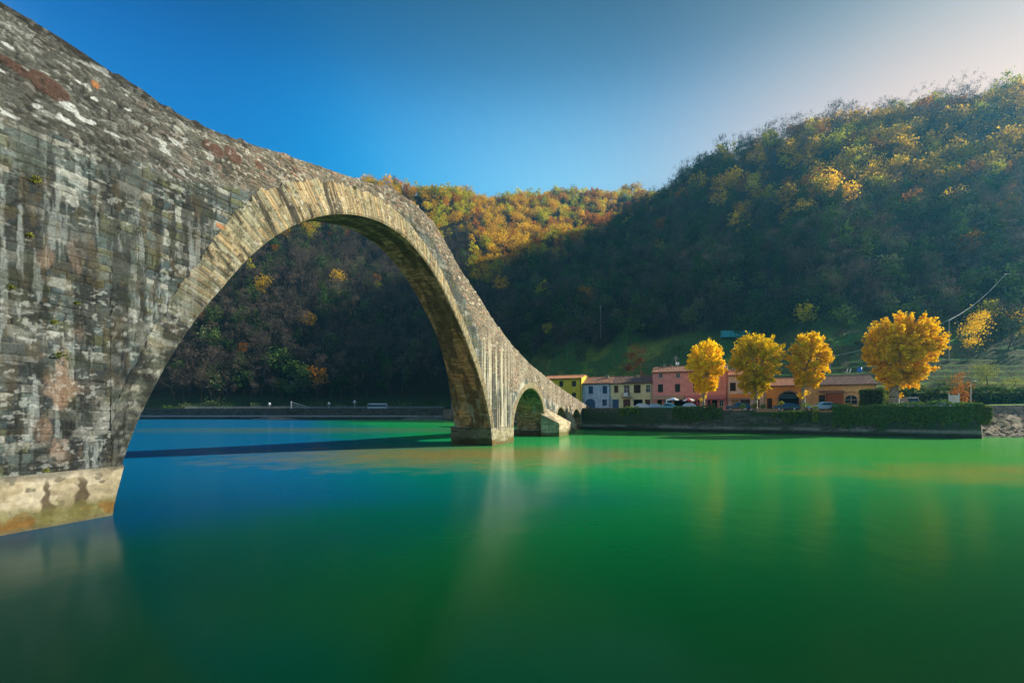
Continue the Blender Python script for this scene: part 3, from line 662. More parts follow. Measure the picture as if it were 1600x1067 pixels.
# ------------------------------------------------------------ quay wall
quaym = mat_attr('old_wall', .95, 4.0, .4, .7, 10.0, .05)
def wall_run(p0, p1, zt, thick, name, label, cat, seed=5, batter=.12, ledge=1.05, base=-1.5, dark=1.0, mossy=.6, ztf=None, res=.16):
    p0 = np.array(p0, float); p1 = np.array(p1, float); L = np.hypot(*(p1-p0)); d = (p1-p0)/L; n = np.array([d[1], -d[0]])
    nc = int(L/res)+2; s = np.linspace(0, L, nc); topz = zt+0*s if ztf is None else np.interp(s, *ztf)
    prof = []   # (height fraction style) rows: z, offset outwards
    rows = 44
    Zr = np.zeros((rows+6, nc)); Or = np.zeros((rows+6, nc))
    for k in range(rows):
        f = k/(rows-1); z = base+(topz-base)*f; Zr[k] = z
        Or[k] = batter*(topz-z)*.5 + (.22 if ledge is not None else 0)*ss(ledge+.05 if ledge else 0, (ledge or 0)-.05, z)
    for k, o in enumerate((0, -.15, -thick+.15, -thick, -thick, -thick)):
        Zr[rows+k] = topz + (0.02 if k in (1, 2) else 0) - (1.2 if k == 4 else 0) - (3 if k == 5 else 0); Or[rows+k] = o
    S = np.repeat(s[None, :], rows+6, 0)
    e, a, b = voro(S, Zr+Or*.2, .55, .3, seed)
    c = np.zeros(S.shape+(3,))+np.array([.17, .155, .12])*dark; c *= (.6+.8*a)[..., None]
    c = mixc(c, [.04, .04, .03], (1-ss(0, .05, e))*.6)
    c = mixc(c, np.array([.045, .075, .03]), ss(.62-mossy*.25, .72-mossy*.15, fbm(S/5, Zr/1.3, seed+1, 5))*.85)
    c = mixc(c, np.array([.34, .31, .26]), np.exp(-((Zr-.95)/.28)**2)*ss(.35, .6, fbm(S/3, Zr*2, seed+2, 4))*.7)
    if mossy == 0: c = mixc(c*.55, np.array([.42, .42, .42]), np.exp(-((Zr-1.5)/.22)**4)*.9)
    c = mixc(c, [.03, .032, .02], ss(.75, .45, Zr)*.8)
    h = (ss(0, .06, e)*(.4+a)+(fbm(S*2, Zr*2, seed+3, 3)-.5))*.06; h[rows:] *= .3
    X = p0[0]+d[0]*S+n[0]*(Or+h); Yy = p0[1]+d[1]*S+n[1]*(Or+h)
    o = link(name, np_mesh(name, np.stack([X, Yy, Zr], -1).reshape(-1, 3), grid_faces(*S.shape), np.clip(c, .01, .8).reshape(-1, 3)), quaym)
    return tag(o, label, cat)
q0, q1 = np.array([15.2, 97.4]), np.array([70.6, 66.5])
qd = (q1-q0)/np.hypot(*(q1-q0)); qn = np.array([qd[1], -qd[0]]); QL = np.hypot(*(q1-q0))
def qpt(px, back=0.0):
    'point of the quay line under photo column px, moved back from the river'
    u = (px-800)/F; s = (u*q0[1]-q0[0])/(qd[0]-u*qd[1]); return q0+qd*s-qn*back
def qs(px):
    u = (px-800)/F; return (u*q0[1]-q0[0])/(qd[0]-u*qd[1])
def Yat(px, back): # distance where column px meets the line set back from the quay
    u = (px-800)/F; p = q0-qn*back; s = (u*p[1]-p[0])/(qd[0]-u*qd[1]); return (p+qd*s)[1]
zs_ = ([0, qs(1128), qs(1132), qs(1296), qs(1300), QL], [4.72, 4.75, 4.15, 4.15, 4.8, 4.85])
wall_run(q0, q1, 4.7, .55, 'quay_wall', 'long dark mossy stone quay wall below the coloured houses, rising from the river', 'wall', 5, ztf=zs_, dark=.72, mossy=1.1)
wall_run(q1-qd*.1, q1-qn*24+qd*.3, 4.5, .5, 'quay_wall', 'short end of the quay wall turning inland beside the sunlit rocky bank', 'wall', 8, res=.2, ledge=None)
wall_run((-330, 205.5), (-31, 199.2), 4.9, .6, 'river_wall', 'straight pale banded embankment wall across the water, seen through the great arch', 'wall', 15, .05, 2.6, mossy=.0, res=.6)
wall_run((-31, 199.2), (-8, 149.6), 4.6, .6, 'river_wall', 'bank wall on the far side of the bridge curving back to the shaded hill', 'wall', 19, .05, 2.2, mossy=.3, res=.6)
wall_run((-8, 149.6), (15.2, 97.6), 4.6, .6, 'river_wall', 'low stone bank wall seen through the second arch of the bridge', 'wall', 23, .05, 2.0, mossy=.3, res=.3)
# rubble wall behind the rocky bank at the right edge
a_, b_ = at(1443, 640, 88.5), at(1790, 640, 84)
wall_run((a_.x, a_.y), (b_.x, b_.y), 5.2, .5, 'rubble_wall', 'low sunlit rubble wall beside the road above the rocky bank, right edge', 'wall', 29, .04, None, 1.5, 1.5, .2)
# ------------------------------------------------------------ materials of the village
def plaster(name, c, d=.75):
    return mat(name, c, .9, (tuple(x*d for x in c), 1.1), .25, 6.0)
M_ = dict(
 yellow=plaster('yellow_plaster', (.74, .56, .05)), blue=plaster('pale_blue_plaster', (.55, .66, .72), .6), cream=plaster('cream_plaster', (.84, .72, .36)),
 pink=plaster('pink_plaster', (.86, .36, .31)), pale=plaster('pale_pink_plaster', (.84, .68, .64)), ochre=plaster('ochre_plaster', (.86, .40, .10)),
 apricot=plaster('apricot_plaster', (.90, .60, .27)), canopy=mat('beige_canopy', (.52, .36, .20), .8), orange=mat('orange_canvas', (.75, .30, .06), .8),
 rose=mat('rose_canvas', (.55, .20, .20), .8), tile=mat('roof_tile', (.46, .22, .12), .9, ((.16, .10, .075), 2.2), .3, 5), tiled=mat('dark_roof_tile', (.26, .16, .12), .9, ((.12, .07, .06), 1.8), .3, 5),
 rust=mat('warm_roof_tile', (.50, .22, .10), .9, ((.28, .14, .08), 2.0), .3, 5),
 glass=mat('window_glass', (.03, .04, .05), .08, spec=.8), dark=mat('dark_interior', (.012, .012, .012), .9), wood=mat('brown_wood', (.13, .055, .03), .7, ((.07, .03, .018), 5), .2, 20),
 grn=mat('green_shutter_paint', (.035, .055, .035), .6), blu=mat('blue_door_paint', (.03, .09, .16), .5), brn=mat('brown_shutter_paint', (.045, .028, .02), .6), wht=mat('white_paint', (.78, .78, .75), .5),
 frame=mat('window_frame_paint', (.55, .52, .45), .6), pipe=mat('downpipe_metal', (.16, .07, .05), .5, metallic=.3), stonet=mat('stone_trim', (.30, .25, .18), .9, ((.18, .16, .12), 4), .4, 8),
 red=mat('dark_red_canvas', (.22, .02, .025), .8), iron=mat('dark_iron', (.03, .03, .03), .5, metallic=.5), orangewood=mat('orange_wood', (.42, .13, .04), .7, ((.28, .09, .03), 6), .2, 18),
 steel=mat('pale_steel', (.55, .56, .56), .45, metallic=.3), tyre=mat('tyre_rubber', (.02, .02, .02), .8), concrete=mat('concrete', (.36, .34, .30), .9, ((.25, .24, .21), 2), .3, 8),
 brick=mat('brick_ledge', (.50, .25, .13), .9, ((.38, .18, .1), 5), .3, 12), teal=mat('teal_film', (.02, .30, .33), .35), bluep=mat('blue_plastic', (.02, .16, .55), .4),
)
HO = np.array([17.9, 112.0]); HD = np.array([.9165, -.4007]); HB = np.array([.4007, .9165]); HRZ = math.atan2(HD[1], HD[0]); GZ0 = 4.2
def hs(px, fwd=0.0):
    u = (px-800)/F; o = HO-HB*fwd; return (u*o[1]-o[0])/(HD[0]-u*HD[1])
def hy(px, fwd=0.0): return (HO-HB*fwd+HD*hs(px, fwd))[1]
def hz(px, y, fwd=0.0): return HC+(640-y)/F*hy(px, fwd)-GZ0
def arched(s0, s1, z0, z1, zs, n=14):
    'outline of an arched opening: springs at zs, crown at z1'
    c = (s0+s1)/2; r = (s1-s0)/2
    return [(s0, z0)] + [(c-r*math.cos(math.pi*k/n), zs+(z1-zs)*math.sin(math.pi*k/n)) for k in range(n+1)] + [(s1, z0)]
def facade(m, s0, s1, z0, z1, ops, y=0.0, rev=.22):
    'front wall with real openings: ops = (a, b, lo, hi, spring or None)'
    xs = sorted({s0, s1} | {o[0] for o in ops} | {o[1] for o in ops}); zz = sorted({z0, z1} | {o[2] for o in ops} | {o[3] for o in ops})
    xs = [x for x in xs if s0 <= x <= s1]; zz = [z for z in zz if z0 <= z <= z1]
    for i in range(len(xs)-1):
        for j in range(len(zz)-1):
            cx, cz = (xs[i]+xs[i+1])/2, (zz[j]+zz[j+1])/2
            if any(o[0] < cx < o[1] and o[2] < cz < o[3] for o in ops): continue
            m.add([(xs[i], y, zz[j]), (xs[i+1], y, zz[j]), (xs[i+1], y, zz[j+1]), (xs[i], y, zz[j+1])], [(0, 1, 2, 3)])
    for o in ops:
        a, b, lo, hi, sp = o
        if sp is None:
            m.add([(a, y, lo), (a, y+rev, lo), (a, y+rev, hi), (a, y, hi)], [(0, 1, 2, 3)]); m.add([(b, y, lo), (b, y+rev, lo), (b, y+rev, hi), (b, y, hi)], [(0, 3, 2, 1)])
            m.add([(a, y, hi), (a, y+rev, hi), (b, y+rev, hi), (b, y, hi)], [(0, 1, 2, 3)])
            if lo > z0+.05: m.add([(a, y, lo), (a, y+rev, lo), (b, y+rev, lo), (b, y, lo)], [(0, 3, 2, 1)])
        else:
            P = arched(a, b, lo, hi, sp); n = len(P)
            for k in range(n-1):
                (u0, v0), (u1, v1) = P[k], P[k+1]
                m.add([(u0, y, v0), (u0, y+rev, v0), (u1, y+rev, v1), (u1, y, v1)], [(0, 1, 2, 3)])
                if 0 < k < n-2: m.add([(u0, y, v0), (u1, y, v1), (u1, y, hi), (u0, y, hi)], [(0, 1, 2, 3)])
def roof(name, s0, s1, y0, y1, ze, zr, mt, parent, over=.5, per=.36, ridge_y=None):
    'tiled roof: front and back slope with rows of half-round tiles'
    ry = (y0+y1)/2 if ridge_y is None else ridge_y; sl = (zr-ze)/(ry-y0)
    ns = int((s1-s0)/per*6)+2; s = np.linspace(s0, s1, ns)
    Vs, Fs, b = [], [], 0
    for side in (0, 1):
        ya, yb = (y0-over, ry) if side == 0 else (y1+over, ry)
        t = np.linspace(0, 1, 15)[:, None]; yy = ya+(yb-ya)*t+0*s[None, :]
        za = ze-over*sl if side == 0 else zr-(abs(yb-ya))*sl
        zz = za+(zr-za)*t + .07*np.abs(np.sin(np.pi*s/per))[None, :] + (vn(s[None, :]/per*1.0+t*0, np.floor(t*12)+0*s[None, :], 7+side)-.5)*.07 + .03*((t*14) % 1)
        for dz in (0, -.12):
            G = np.stack([np.repeat(s[None, :], 15, 0), yy, zz*1.0+dz - (.0 if dz == 0 else 0)], -1)
            f = grid_faces(15, ns); Vs.append(G.reshape(-1, 3)); Fs.append(f+b); b += 15*ns
        # close eave edge
        G = np.stack([np.repeat(s[None, :], 2, 0), np.repeat(yy[:1], 2, 0), np.stack([zz[0]-.12, zz[0]])], -1); Vs.append(G.reshape(-1, 3)); Fs.append(grid_faces(2, ns)+b); b += 2*ns
        for k in (0, -1):
            G = np.stack([np.full((2, 15), s[k]), np.repeat(yy[:, k][None], 2, 0), np.stack([zz[:, k]-.12, zz[:, k]])], -1); Vs.append(G.reshape(-1, 3)); Fs.append(grid_faces(2, 15)+b); b += 30
    o = link('roof', np_mesh(name, np.concatenate(Vs), np.concatenate(Fs), smooth=False), mt, parent)
    r = MB(); r.tube([(s0, ry, zr+.04), (s1, ry, zr+.04)], .13, 8); r.build('ridge_tiles', mt, o)
    return o
def window(parent, a, b, lo, hi, kind, y=0.0, arch=None):
    w = b-a; h = hi-lo
    fm = M_['frame'] if kind not in ('white',) else M_['wht']
    if kind in ('open', 'white', 'glass', 'arch'):
        t = .07; m = MB()
        if arch is None:
            m.box(a, a+t, y+.10, y+.16, lo, hi).box(b-t, b, y+.10, y+.16, lo, hi).box(a+t, b-t, y+.10, y+.16, lo, lo+t).box(a+t, b-t, y+.10, y+.16, hi-t, hi).box((a+b)/2-.03, (a+b)/2+.03, y+.11, y+.15, lo+t, hi-t)
            m.box(a+t, (a+b)/2-.03, y+.115, y+.145, lo+h*.6, lo+h*.6+.04).box((a+b)/2+.03, b-t, y+.115, y+.145, lo+h*.6, lo+h*.6+.04)
        else:
            P = arched(a, b, lo, hi, arch); Q = arched(a+t, b-t, lo+t, hi-t, arch); n = len(P)
            vs = [(p[0], y+.1, p[1]) for p in P]+[(p[0], y+.1, p[1]) for p in Q]; m.add(vs, [(i, i+1, n+i+1, n+i) for i in range(n-1)]+[(n-1, 0, n, 2*n-1)])
            m.box((a+b)/2-.05, (a+b)/2+.05, y+.09, y+.15, lo, hi-t).box(a, (a+b)/2-.05, y+.095, y+.14, arch-.1, arch).box((a+b)/2+.05, b, y+.095, y+.14, arch-.1, arch)
        f = m.build('window', fm, parent)
        g = MB()
        if arch is None: g.add([(a, y+.17, lo), (b, y+.17, lo), (b, y+.17, hi), (a, y+.17, hi)], [(0, 1, 2, 3)])
        else: g.add([(p[0], y+.17, p[1]) for p in arched(a, b, lo, hi, arch)], [tuple(range(17))])
        g.build('pane', M_['glass'], f)
        MB().box(a-.08, b+.08, y-.08, y+.1, lo-.09, lo-.003).build('sill', M_['stonet'], f)
        return f
    sm = {'green': M_['grn'], 'blue': M_['blu'], 'brown': M_['brn'], 'wood': M_['wood']}[kind]
    m = MB(); mid = (a+b)/2
    for x0, x1 in ((a+.01, mid-.01), (mid+.01, b-.01)):
        m.box(x0, x0+.06, y+.03, y+.08, lo, hi).box(x1-.06, x1, y+.03, y+.08, lo, hi).box(x0+.06, x1-.06, y+.03, y+.08, lo, lo+.07).box(x0+.06, x1-.06, y+.03, y+.08, hi-.07, hi)
        n = max(6, int(h/.09)); 
        for k in range(n):
            z = lo+.07+(h-.14)*(k+.5)/n; m.add([(x0+.06, y+.035, z-.035), (x1-.06, y+.035, z-.035), (x1-.06, y+.075, z+.03), (x0+.06, y+.075, z+.03)], [(0, 1, 2, 3)])
    f = m.build('shutters', sm, parent)
    MB().box(a-.08, b+.08, y-.08, y+.1, lo-.09, lo-.003).build('sill', M_['stonet'], f)
    g = MB(); g.add([(a, y+.2, lo), (b, y+.2, lo), (b, y+.2, hi), (a, y+.2, hi)], [(0, 1, 2, 3)]); g.build('pane', M_['glass'], f)
    return f
def door(parent, a, b, lo, hi, mt, y=0.0, arch=None):
    m = MB(); P = arched(a, b, lo, hi, arch) if arch else [(a, lo), (a, hi), (b, hi), (b, lo)]
    m.prism(P, 'y', y+.16, y+.21)
    n = max(2, int((b-a)/.6))
    for k in range(n+1):
        x = a+(b-a)*k/n; m.box(max(a, x-.03), min(b, x+.03), y+.13, y+.157, lo, (arch or hi)-.02)
    d = m.build('door', mt, parent)
    MB().box(a+(b-a)*.45, a+(b-a)*.45+.05, y+.07, y+.127, lo+1.0, lo+1.15).build('handle', M_['iron'], d)
    return d
def house(name, label, px0, px1, ye0, ye1, yr, wallm, roofm, ops, depth=8.5, fwd=0.0, cat='house', s0=None, s1=None, over=.5, low=None):
    """px0..px1 columns of the front; ye eave rows at both ends, yr ridge rise in metres; ops: (px0,px1,ytop,ybottom,kind[,spring row])"""
    root = tag(empty(name, (*(HO-HB*fwd+HD*(hs((px0+px1)/2, fwd))), GZ0), HRZ), label, cat)
    base = hs((px0+px1)/2, fwd); S = lambda px: hs(px, fwd)-base
    a = S(px0) if s0 is None else s0-base; b = S(px1) if s1 is None else s1-base
    ze = hz((px0+px1)/2, (ye0+ye1)/2, fwd)
    oo = []
    for o in ops:
        lo = max(0.0, hz((o[0]+o[1])/2, o[3], fwd)); hi = hz((o[0]+o[1])/2, o[2], fwd); sp = hz((o[0]+o[1])/2, o[5], fwd) if len(o) > 5 else None
        if lo < .35: lo = 0.0
        oo.append((S(o[0]), S(o[1]), lo, hi, sp, o[4]))
    m = MB(); facade(m, a, b, 0, ze, [q[:5] for q in oo])
    m.add([(b, 0, 0), (b, depth, 0), (b, depth, ze), (b, depth/2, ze+yr-.12), (b, 0, ze)], [(0, 1, 2, 3, 4)])
    m.add([(a, 0, 0), (a, depth, 0), (a, depth, ze), (a, depth/2, ze+yr-.12), (a, 0, ze)], [(4, 3, 2, 1, 0)])
    m.add([(a, depth, 0), (b, depth, 0), (b, depth, ze), (a, depth, ze)], [(3, 2, 1, 0)])
    m.build('wall', wallm, root)
    for q in oo:
        k = q[5]
        if k.startswith('door'): door(root, q[0], q[1], q[2], q[3], M_[k.split('_')[1]], arch=q[4])
        elif k == 'dark':
            g = MB(); g.box(q[0], q[1], 1.6, 1.65, q[2], q[3]); g.build('doorway', M_['dark'], root)
        else: window(root, *q[:4], k, arch=q[4])
    roof(name+'_roof', a-.15, b+.15, 0, depth, ze, ze+yr, roofm, root, over)
    m = MB(); m.tube([(a, -over-.05, ze-.12), (b, -over-.05, ze-.12)], .08, 6); m.tube([(b-.25, -over-.05, ze-.12), (b-.25, -.09, ze-.6), (b-.25, -.09, 0)], .055, 6); m.build('gutter', M_['pipe'], root)
    return root, a, b, ze, S
H = {}
H['yellow'] = house('terraced_house', 'mustard yellow house rising behind the low end of the stone bridge', 848, 908.6, 591, 591, 1.0, M_['yellow'], M_['rust'],
  [(893.6, 900, 595, 603.4, 'green'), (893.6, 900, 613.5, 620.6, 'green'), (874, 880, 595, 603.4, 'green')], fwd=1.0)
H['blue'] = house('terraced_house', 'pale blue weathered house with arched garage door next to the yellow house', 908.9, 954.3, 598.4, 598.4, 1.75, M_['blue'], M_['tile'],
  [(919.6, 926.6, 603.4, 614.7, 'blue'), (941.6, 948.5, 603, 614.5, 'blue'), (914.7, 930, 623, 640, 'door_blu', 629), (941, 948, 624, 633.5, 'blue')])
H['cream'] = house('terraced_house', 'cream yellow house with small balcony between the pale blue and the pink house', 954.6, 1019.2, 597.8, 597.8, 1.8, M_['cream'], M_['tiled'],
  [(959.4, 966, 602.5, 613, 'wood'), (974.5, 984, 601.4, 617.5, 'white'), (990.3, 1001, 601, 613.5, 'brown'), (1009, 1016.3, 601.4, 612.8, 'white'), (957, 966.8, 624, 640, 'door_blu'), (973.8, 985, 624, 640, 'door_wood'), (990, 1004, 624, 640, 'dark'), (1008, 1016, 624, 632.6, 'wood')])
H['pink'] = house('terraced_house', 'tall three storey salmon pink house behind the leftmost golden plane tree', 1019.6, 1137.6, 579, 580, 1.5, M_['pink'], M_['tile'],
  [(1029, 1035.6, 582.5, 589.8, 'white'), (1056, 1062.8, 582.5, 589.8, 'white'), (1084, 1090.6, 582.5, 589.8, 'white'), (1112, 1119, 582.5, 589.8, 'white'), (1028, 1036, 600.3, 612.5, 'green'), (1054.8, 1062.6, 599.8, 612, 'green'), (1083, 1091, 599.8, 612, 'green'), (1112, 1120, 599.8, 611, 'green'),
   (1027, 1034, 625, 640, 'dark'), (1038, 1050, 625, 636, 'glass'), (1053, 1078, 625, 640, 'dark'), (1084, 1093, 625, 640, 'door_wood'), (1106, 1121, 625, 640, 'dark'), (1124, 1131, 625, 635, 'white')], depth=9.5)
H['pale'] = house('terraced_house', 'pale pinkish white house with an orange awning between the pink and the ochre house', 1137.9, 1196.2, 585, 585, 1.4, M_['pale'], M_['rust'],
  [(1140.6, 1149.8, 597.7, 610.3, 'brown'), (1168, 1176, 597.7, 610.3, 'brown'), (1143, 1155, 624, 640, 'door_canopy'), (1157, 1172, 624, 640, 'door_wood'), (1180, 1187, 624, 640, 'door_brn')])
H['ochre'] = house('terraced_house', 'low ochre orange house with a wide stone framed archway', 1196.6, 1255, 602, 601.8, 1.7, M_['ochre'], M_['rust'],
  [(1198.6, 1206.7, 622, 640, 'door_brn'), (1217.2, 1248.4, 612, 640, 'dark', 622)], depth=9)
H['apricot'] = house('terraced_house', 'long low apricot yellow house with white arched window, right end of the row', 1255.4, 1369.4, 601, 599.4, 1.9, M_['apricot'], M_['tiled'],
  [(1279.5, 1289.5, 617, 640, 'green'), (1320, 1340.2, 617, 631.5, 'arch', 624)], depth=9)
# what else belongs to the houses
def sub(hk, name, mt, fn, bevel=0, at_house=True):
    root, a, b, ze, S = H[hk]; m = MB(); fn(m, a, b, ze, S); return m.build(name, mt, root, bevel=bevel)
def balc(m, a, b, ze, S):
    x0, x1 = S(971.8), S(986.8); z = hz(979, 620.6)
    m.box(x0, x1, -.95, -.003, z-.14, z)
sub('cream', 'balcony', M_['stonet'], balc)
def rail(m, a, b, ze, S):
    x0, x1 = S(971.8), S(986.8); z = hz(979, 620.6); n = 16
    for k in range(n+1): x = x0+(x1-x0)*k/n; m.box(x-.012, x+.012, -.93, -.905, z, z+.95)
    for y in (-.93, ): m.box(x0-.02, x1+.02, y-.02, y+.03, z+.95, z+1.0)
    for x in (x0, x1): m.box(x-.02, x+.02, -.9, -.003, z+.95, z+1.0)
sub('cream', 'railing', M_['iron'], rail)
sub('cream', 'towel', M_['wht'], lambda m, a, b, ze, S: m.box(S(975.5), S(982), -1.0, -.96, hz(979, 620.6)+.25, hz(979, 620.6)+1.05))
sub('cream', 'lower_wall_band', M_['blue'], lambda m, a, b, ze, S: m.box(a+.02, S(956.8), -.03, -.003, 0, hz(956, 621)))
def awn(x0, x1, yt, yb, outw):
    def f(m, a, b, ze, S):
        zt, zb = hz((x0+x1)/2, yt), hz((x0+x1)/2, yb)
        m.prism([(-.02, zt), (-outw, zb+.12), (-outw, zb), (-.02, zt-.08)], 'x', S(x0), S(x1))
    return f
sub('pink', 'awning', M_['canopy'], awn(1022.5, 1069, 617.5, 624, 2.6))
sub('pink', 'awning', M_['rose'], awn(1069.5, 1133, 617.5, 624, 1.6))
sub('pale', 'awning', M_['orange'], awn(1139, 1173, 615.5, 622, 2.0))
def arch_trim(m, a, b, ze, S):
    s0, s1 = S(1217.2), S(1248.4); z1, sp = hz(1232, 612), hz(1232, 622)
    P = arched(s0, s1, 0, z1, sp, 18); n = len(P)
    for k in range(n-1):
        (u0, v0), (u1, v1) = P[k], P[k+1]; cx = (s0+s1)/2; w = .34 if k % 2 else .26
        def outp(u, v):
            if v <= sp: return (u+(-w if u < cx else w), v)
            d = math.hypot(u-cx, v-sp) or 1; return (u+(u-cx)/d*w, v+(v-sp)/d*w)
        seg = [(u0, v0), (u1, v1), outp(u1, v1), outp(u0, v0)]
        if v1 == 0 or v0 == 0:
            zz = np.linspace(0, sp, 7)
            for j in range(6):
                wj = .42 if j % 2 else .26; uu = s0 if u0 < cx else s1; sg = -1 if u0 < cx else 1
                m.box(min(uu, uu+sg*wj), max(uu, uu+sg*wj), -.05, -.003, zz[j]+.01, zz[j+1]-.01)
        else: m.prism(seg, 'y', -.05, -.003)
    m.box((s0+s1)/2-.17, (s0+s1)/2+.17, -.11, -.055, z1+.0, z1+.5)
sub('ochre', 'arch_surround', M_['stonet'], arch_trim)
sub('ochre', 'gate_leaf', M_['blu'], lambda m, a, b, ze, S: m.box(S(1219), S(1246), .5, .56, hz(1232, 622.5), hz(1232, 613)-.25))
sub('apricot', 'window_arch_trim', M_['orangewood'], lambda m, a, b, ze, S: [m.prism([(p[0], p[1]) for p in ((x0, z0), (x1, z1), (x1, z1+.12), (x0, z0+.12))], 'y', -.06, -.003) for (x0, z0), (x1, z1) in (lambda P: zip(P[:-1], P[1:]))([(S(1322)+(S(1338)-S(1322))*k/8, hz(1330, 614.8)+.28*math.sin(math.pi*k/8)) for k in range(9)])] and None)
def shed(m, a, b, ze, S):
    x0, x1 = S(1290), S(1314.5); z1 = hz(1302, 614.5)
    for k in range(14):
        z = z1*k/14; m.box(x0, x1, -1.62, -1.58, z+.01, z1*(k+1)/14-.01)
    m.box(x0, x0+.06, -1.57, -.004, 0, z1).box(x1-.06, x1, -1.57, -.004, 0, z1).box(x0+.07, x1-.07, -1.57, -1.5, 0, z1)
o = sub('apricot', 'wooden_porch', M_['orangewood'], shed)
sub('apricot', 'porch_roof', M_['tile'], lambda m, a, b, ze, S: m.prism([(-.004, hz(1302, 611.8)+.25), (-2.0, hz(1302, 614.2)+.05), (-2.0, hz(1302, 614.2)-.05), (-.004, hz(1302, 611.8)+.1)], 'x', S(1278.5), S(1318)))
for hk, x, d in (('blue', 945, 3.6), ('cream', 993, 3.6), ('pink', 1036, 4.3), ('pink', 1046, 5.2), ('pale', 1150, 3.5), ('apricot', 1290, 4.2)):
    root, a, b, ze, S = H[hk]; r = [c for c in root.children if c.name.startswith('roof')][0]
    m = MB(); s = S(x); zt = ze+1.75; m.box(s-.28, s+.28, d-.28, d+.28, ze+.6, zt).box(s-.36, s+.36, d-.36, d+.36, zt, zt+.1)
    for q in (-.25, .19): m.box(s+q, s+q+.06, d-.25, d-.19, zt+.1, zt+.32).box(s+q, s+q+.06, d+.19, d+.25, zt+.1, zt+.32)
    m.prism([(s-.38, zt+.32), (s+.38, zt+.32), (s, zt+.5)], 'y', d-.34, d+.34); m.build('chimney', M_['concrete'], r)
root, a, b, ze, S = H['pink']
m = MB(); s = S(1054); m.tube([(s, 5, ze+1.4), (s, 5, ze+4.1)], .035, 5)
for z, w in ((4.0, .5), (3.7, .65), (3.3, .9)): m.tube([(s-w, 5, ze+z), (s+w, 5, ze+z)], .02, 4)
m.build('antenna', M_['steel'], root)
m = MB(); m.lathe([(.01, 0), (.25, .05), (.42, .16), (.44, .18)], (0, 0, 0), 14); d = m.build('satellite_dish', M_['wht'], root); d.location = (S(1057), 4.2, ze+2.2); d.rotation_euler = (R(70), 0, R(30))
MB().tube([(S(1057), 4.3, ze+1.2), (S(1057), 4.3, ze+2.2)], .03, 5).build('dish_mast', M_['steel'], root)
# ------------------------------------------------------------ vehicles
paints = {}
def paint(n, c):
    if n not in paints:
        m = mat(n, c, .28, spec=.6); m.node_tree.nodes['Principled BSDF'].inputs['Coat Weight'].default_value = .6; paints[n] = m
    return paints[n]
def car(label, px, back, rz, pm, L=4.1, Hh=1.45, W=1.7, van=False):
    p = qpt(px, back); r = tag(empty('parked_car', (p[0], p[1], GZ0), HRZ+rz), label, 'van' if van else 'car', 'vehicles parked on the quayside')
    l = L/2
    if van: prof = [(-l, .35), (-l, .95), (-l*.78, 1.1), (-l*.55, Hh-.05), (-l*.45, Hh), (l*.93, Hh), (l*.99, .9), (l, .35)]
    else: prof = [(-l, .35), (-l, .72), (-l*.9, .82), (-l*.45, .92), (-l*.12, Hh-.06), (0, Hh), (l*.5, Hh-.01), (l*.66, Hh-.1), (l*.93, .98), (l, .85), (l, .35)]
    m = MB(); n = len(prof); ws = [W/2*(1 if z < .97 else .80) for x, z in prof]
    vs = [(x, -w, z) for (x, z), w in zip(prof, ws)]+[(x, w, z) for (x, z), w in zip(prof, ws)]
    m.add(vs, [tuple(range(n)), tuple(range(n, 2*n))[::-1]]+[(i, (i+1) % n, n+(i+1) % n, n+i) for i in range(n)])
    m.build('body', pm, r, bevel=.05)
    up = [q for q in prof if q[1] > .9]
    for sgn in (-1, 1):
        g = MB(); x0, x1 = min(q[0] for q in up)+.25, max(q[0] for q in up)-.3
        y = sgn*(W/2*.91+.012); y2 = sgn*(W/2*.80+.014)
        g.add([(x0, y, .98), (x1, y, .98), (x1-.3, y2, Hh-.14), (x0+.55, y2, Hh-.14)], [(0, 1, 2, 3) if sgn < 0 else (3, 2, 1, 0)]); g.build('side_window', M_['glass'], r)
    k = [q for q in prof]; i0 = max(i for i in range(n//2+1) if k[i][1] < 1.12 and k[i][0] < -l*.3)
    (xa, za), (xb, zb) = k[i0], k[i0+1]; w1, w2 = W/2*.74, W/2*.70
    nx, nz = -(zb-za), (xb-xa); ll = math.hypot(nx, nz); nx, nz = nx/ll*.035, nz/ll*.035
    MB().add([(xa+(xb-xa)*.12+nx, -w1, za+(zb-za)*.12+nz), (xa+(xb-xa)*.12+nx, w1, za+(zb-za)*.12+nz), (xa+(xb-xa)*.9+nx, w2, za+(zb-za)*.9+nz), (xa+(xb-xa)*.9+nx, -w2, za+(zb-za)*.9+nz)], [(0, 3, 2, 1)]).build('windscreen', M_['glass'], r)
    for sx in (-l*.62, l*.6):
        for sy in (-1, 1):
            t = MB(); t.tube([(sx, sy*(W/2-.2), .31), (sx, sy*(W/2+.01), .31)], .31, 16); w = t.build('wheel', M_['tyre'], r)
            MB().tube([(sx, sy*(W/2-.05), .31), (sx, sy*(W/2+.03), .31)], .19, 12).build('rim', M_['steel'], w)
    for sy in (-1, 1):
        MB().box(-l-.02, -l+.06, sy*W*.34-.16, sy*W*.34+.16, .62, .76).build('headlight', M_['wht'], r)
        MB().box(l-.05, l+.02, sy*W*.36-.12, sy*W*.36+.12, .66, .84).build('tail_light', M_['red'], r)
    return r
white, silver, blue, dkblue = paint('white_car_paint', (.55, .56, .56)), paint('silver_car_paint', (.45, .48, .5)), paint('pale_blue_car_paint', (.30, .42, .50)), paint('dark_blue_car_paint', (.02, .05, .10))
car('white car parked in front of the cream house, just right of the bridge end', 993, 3.4, 0.05, white)
car('pale blue car just right of the white car below the cream house', 1012, 4.2, 0.05, blue, Hh=1.35)
car('turquoise and white small car below the blue and white parasol', 1044, 3.2, math.pi+.1, paint('turquoise_car_paint', (.20, .50, .50)), 3.7, 1.5)
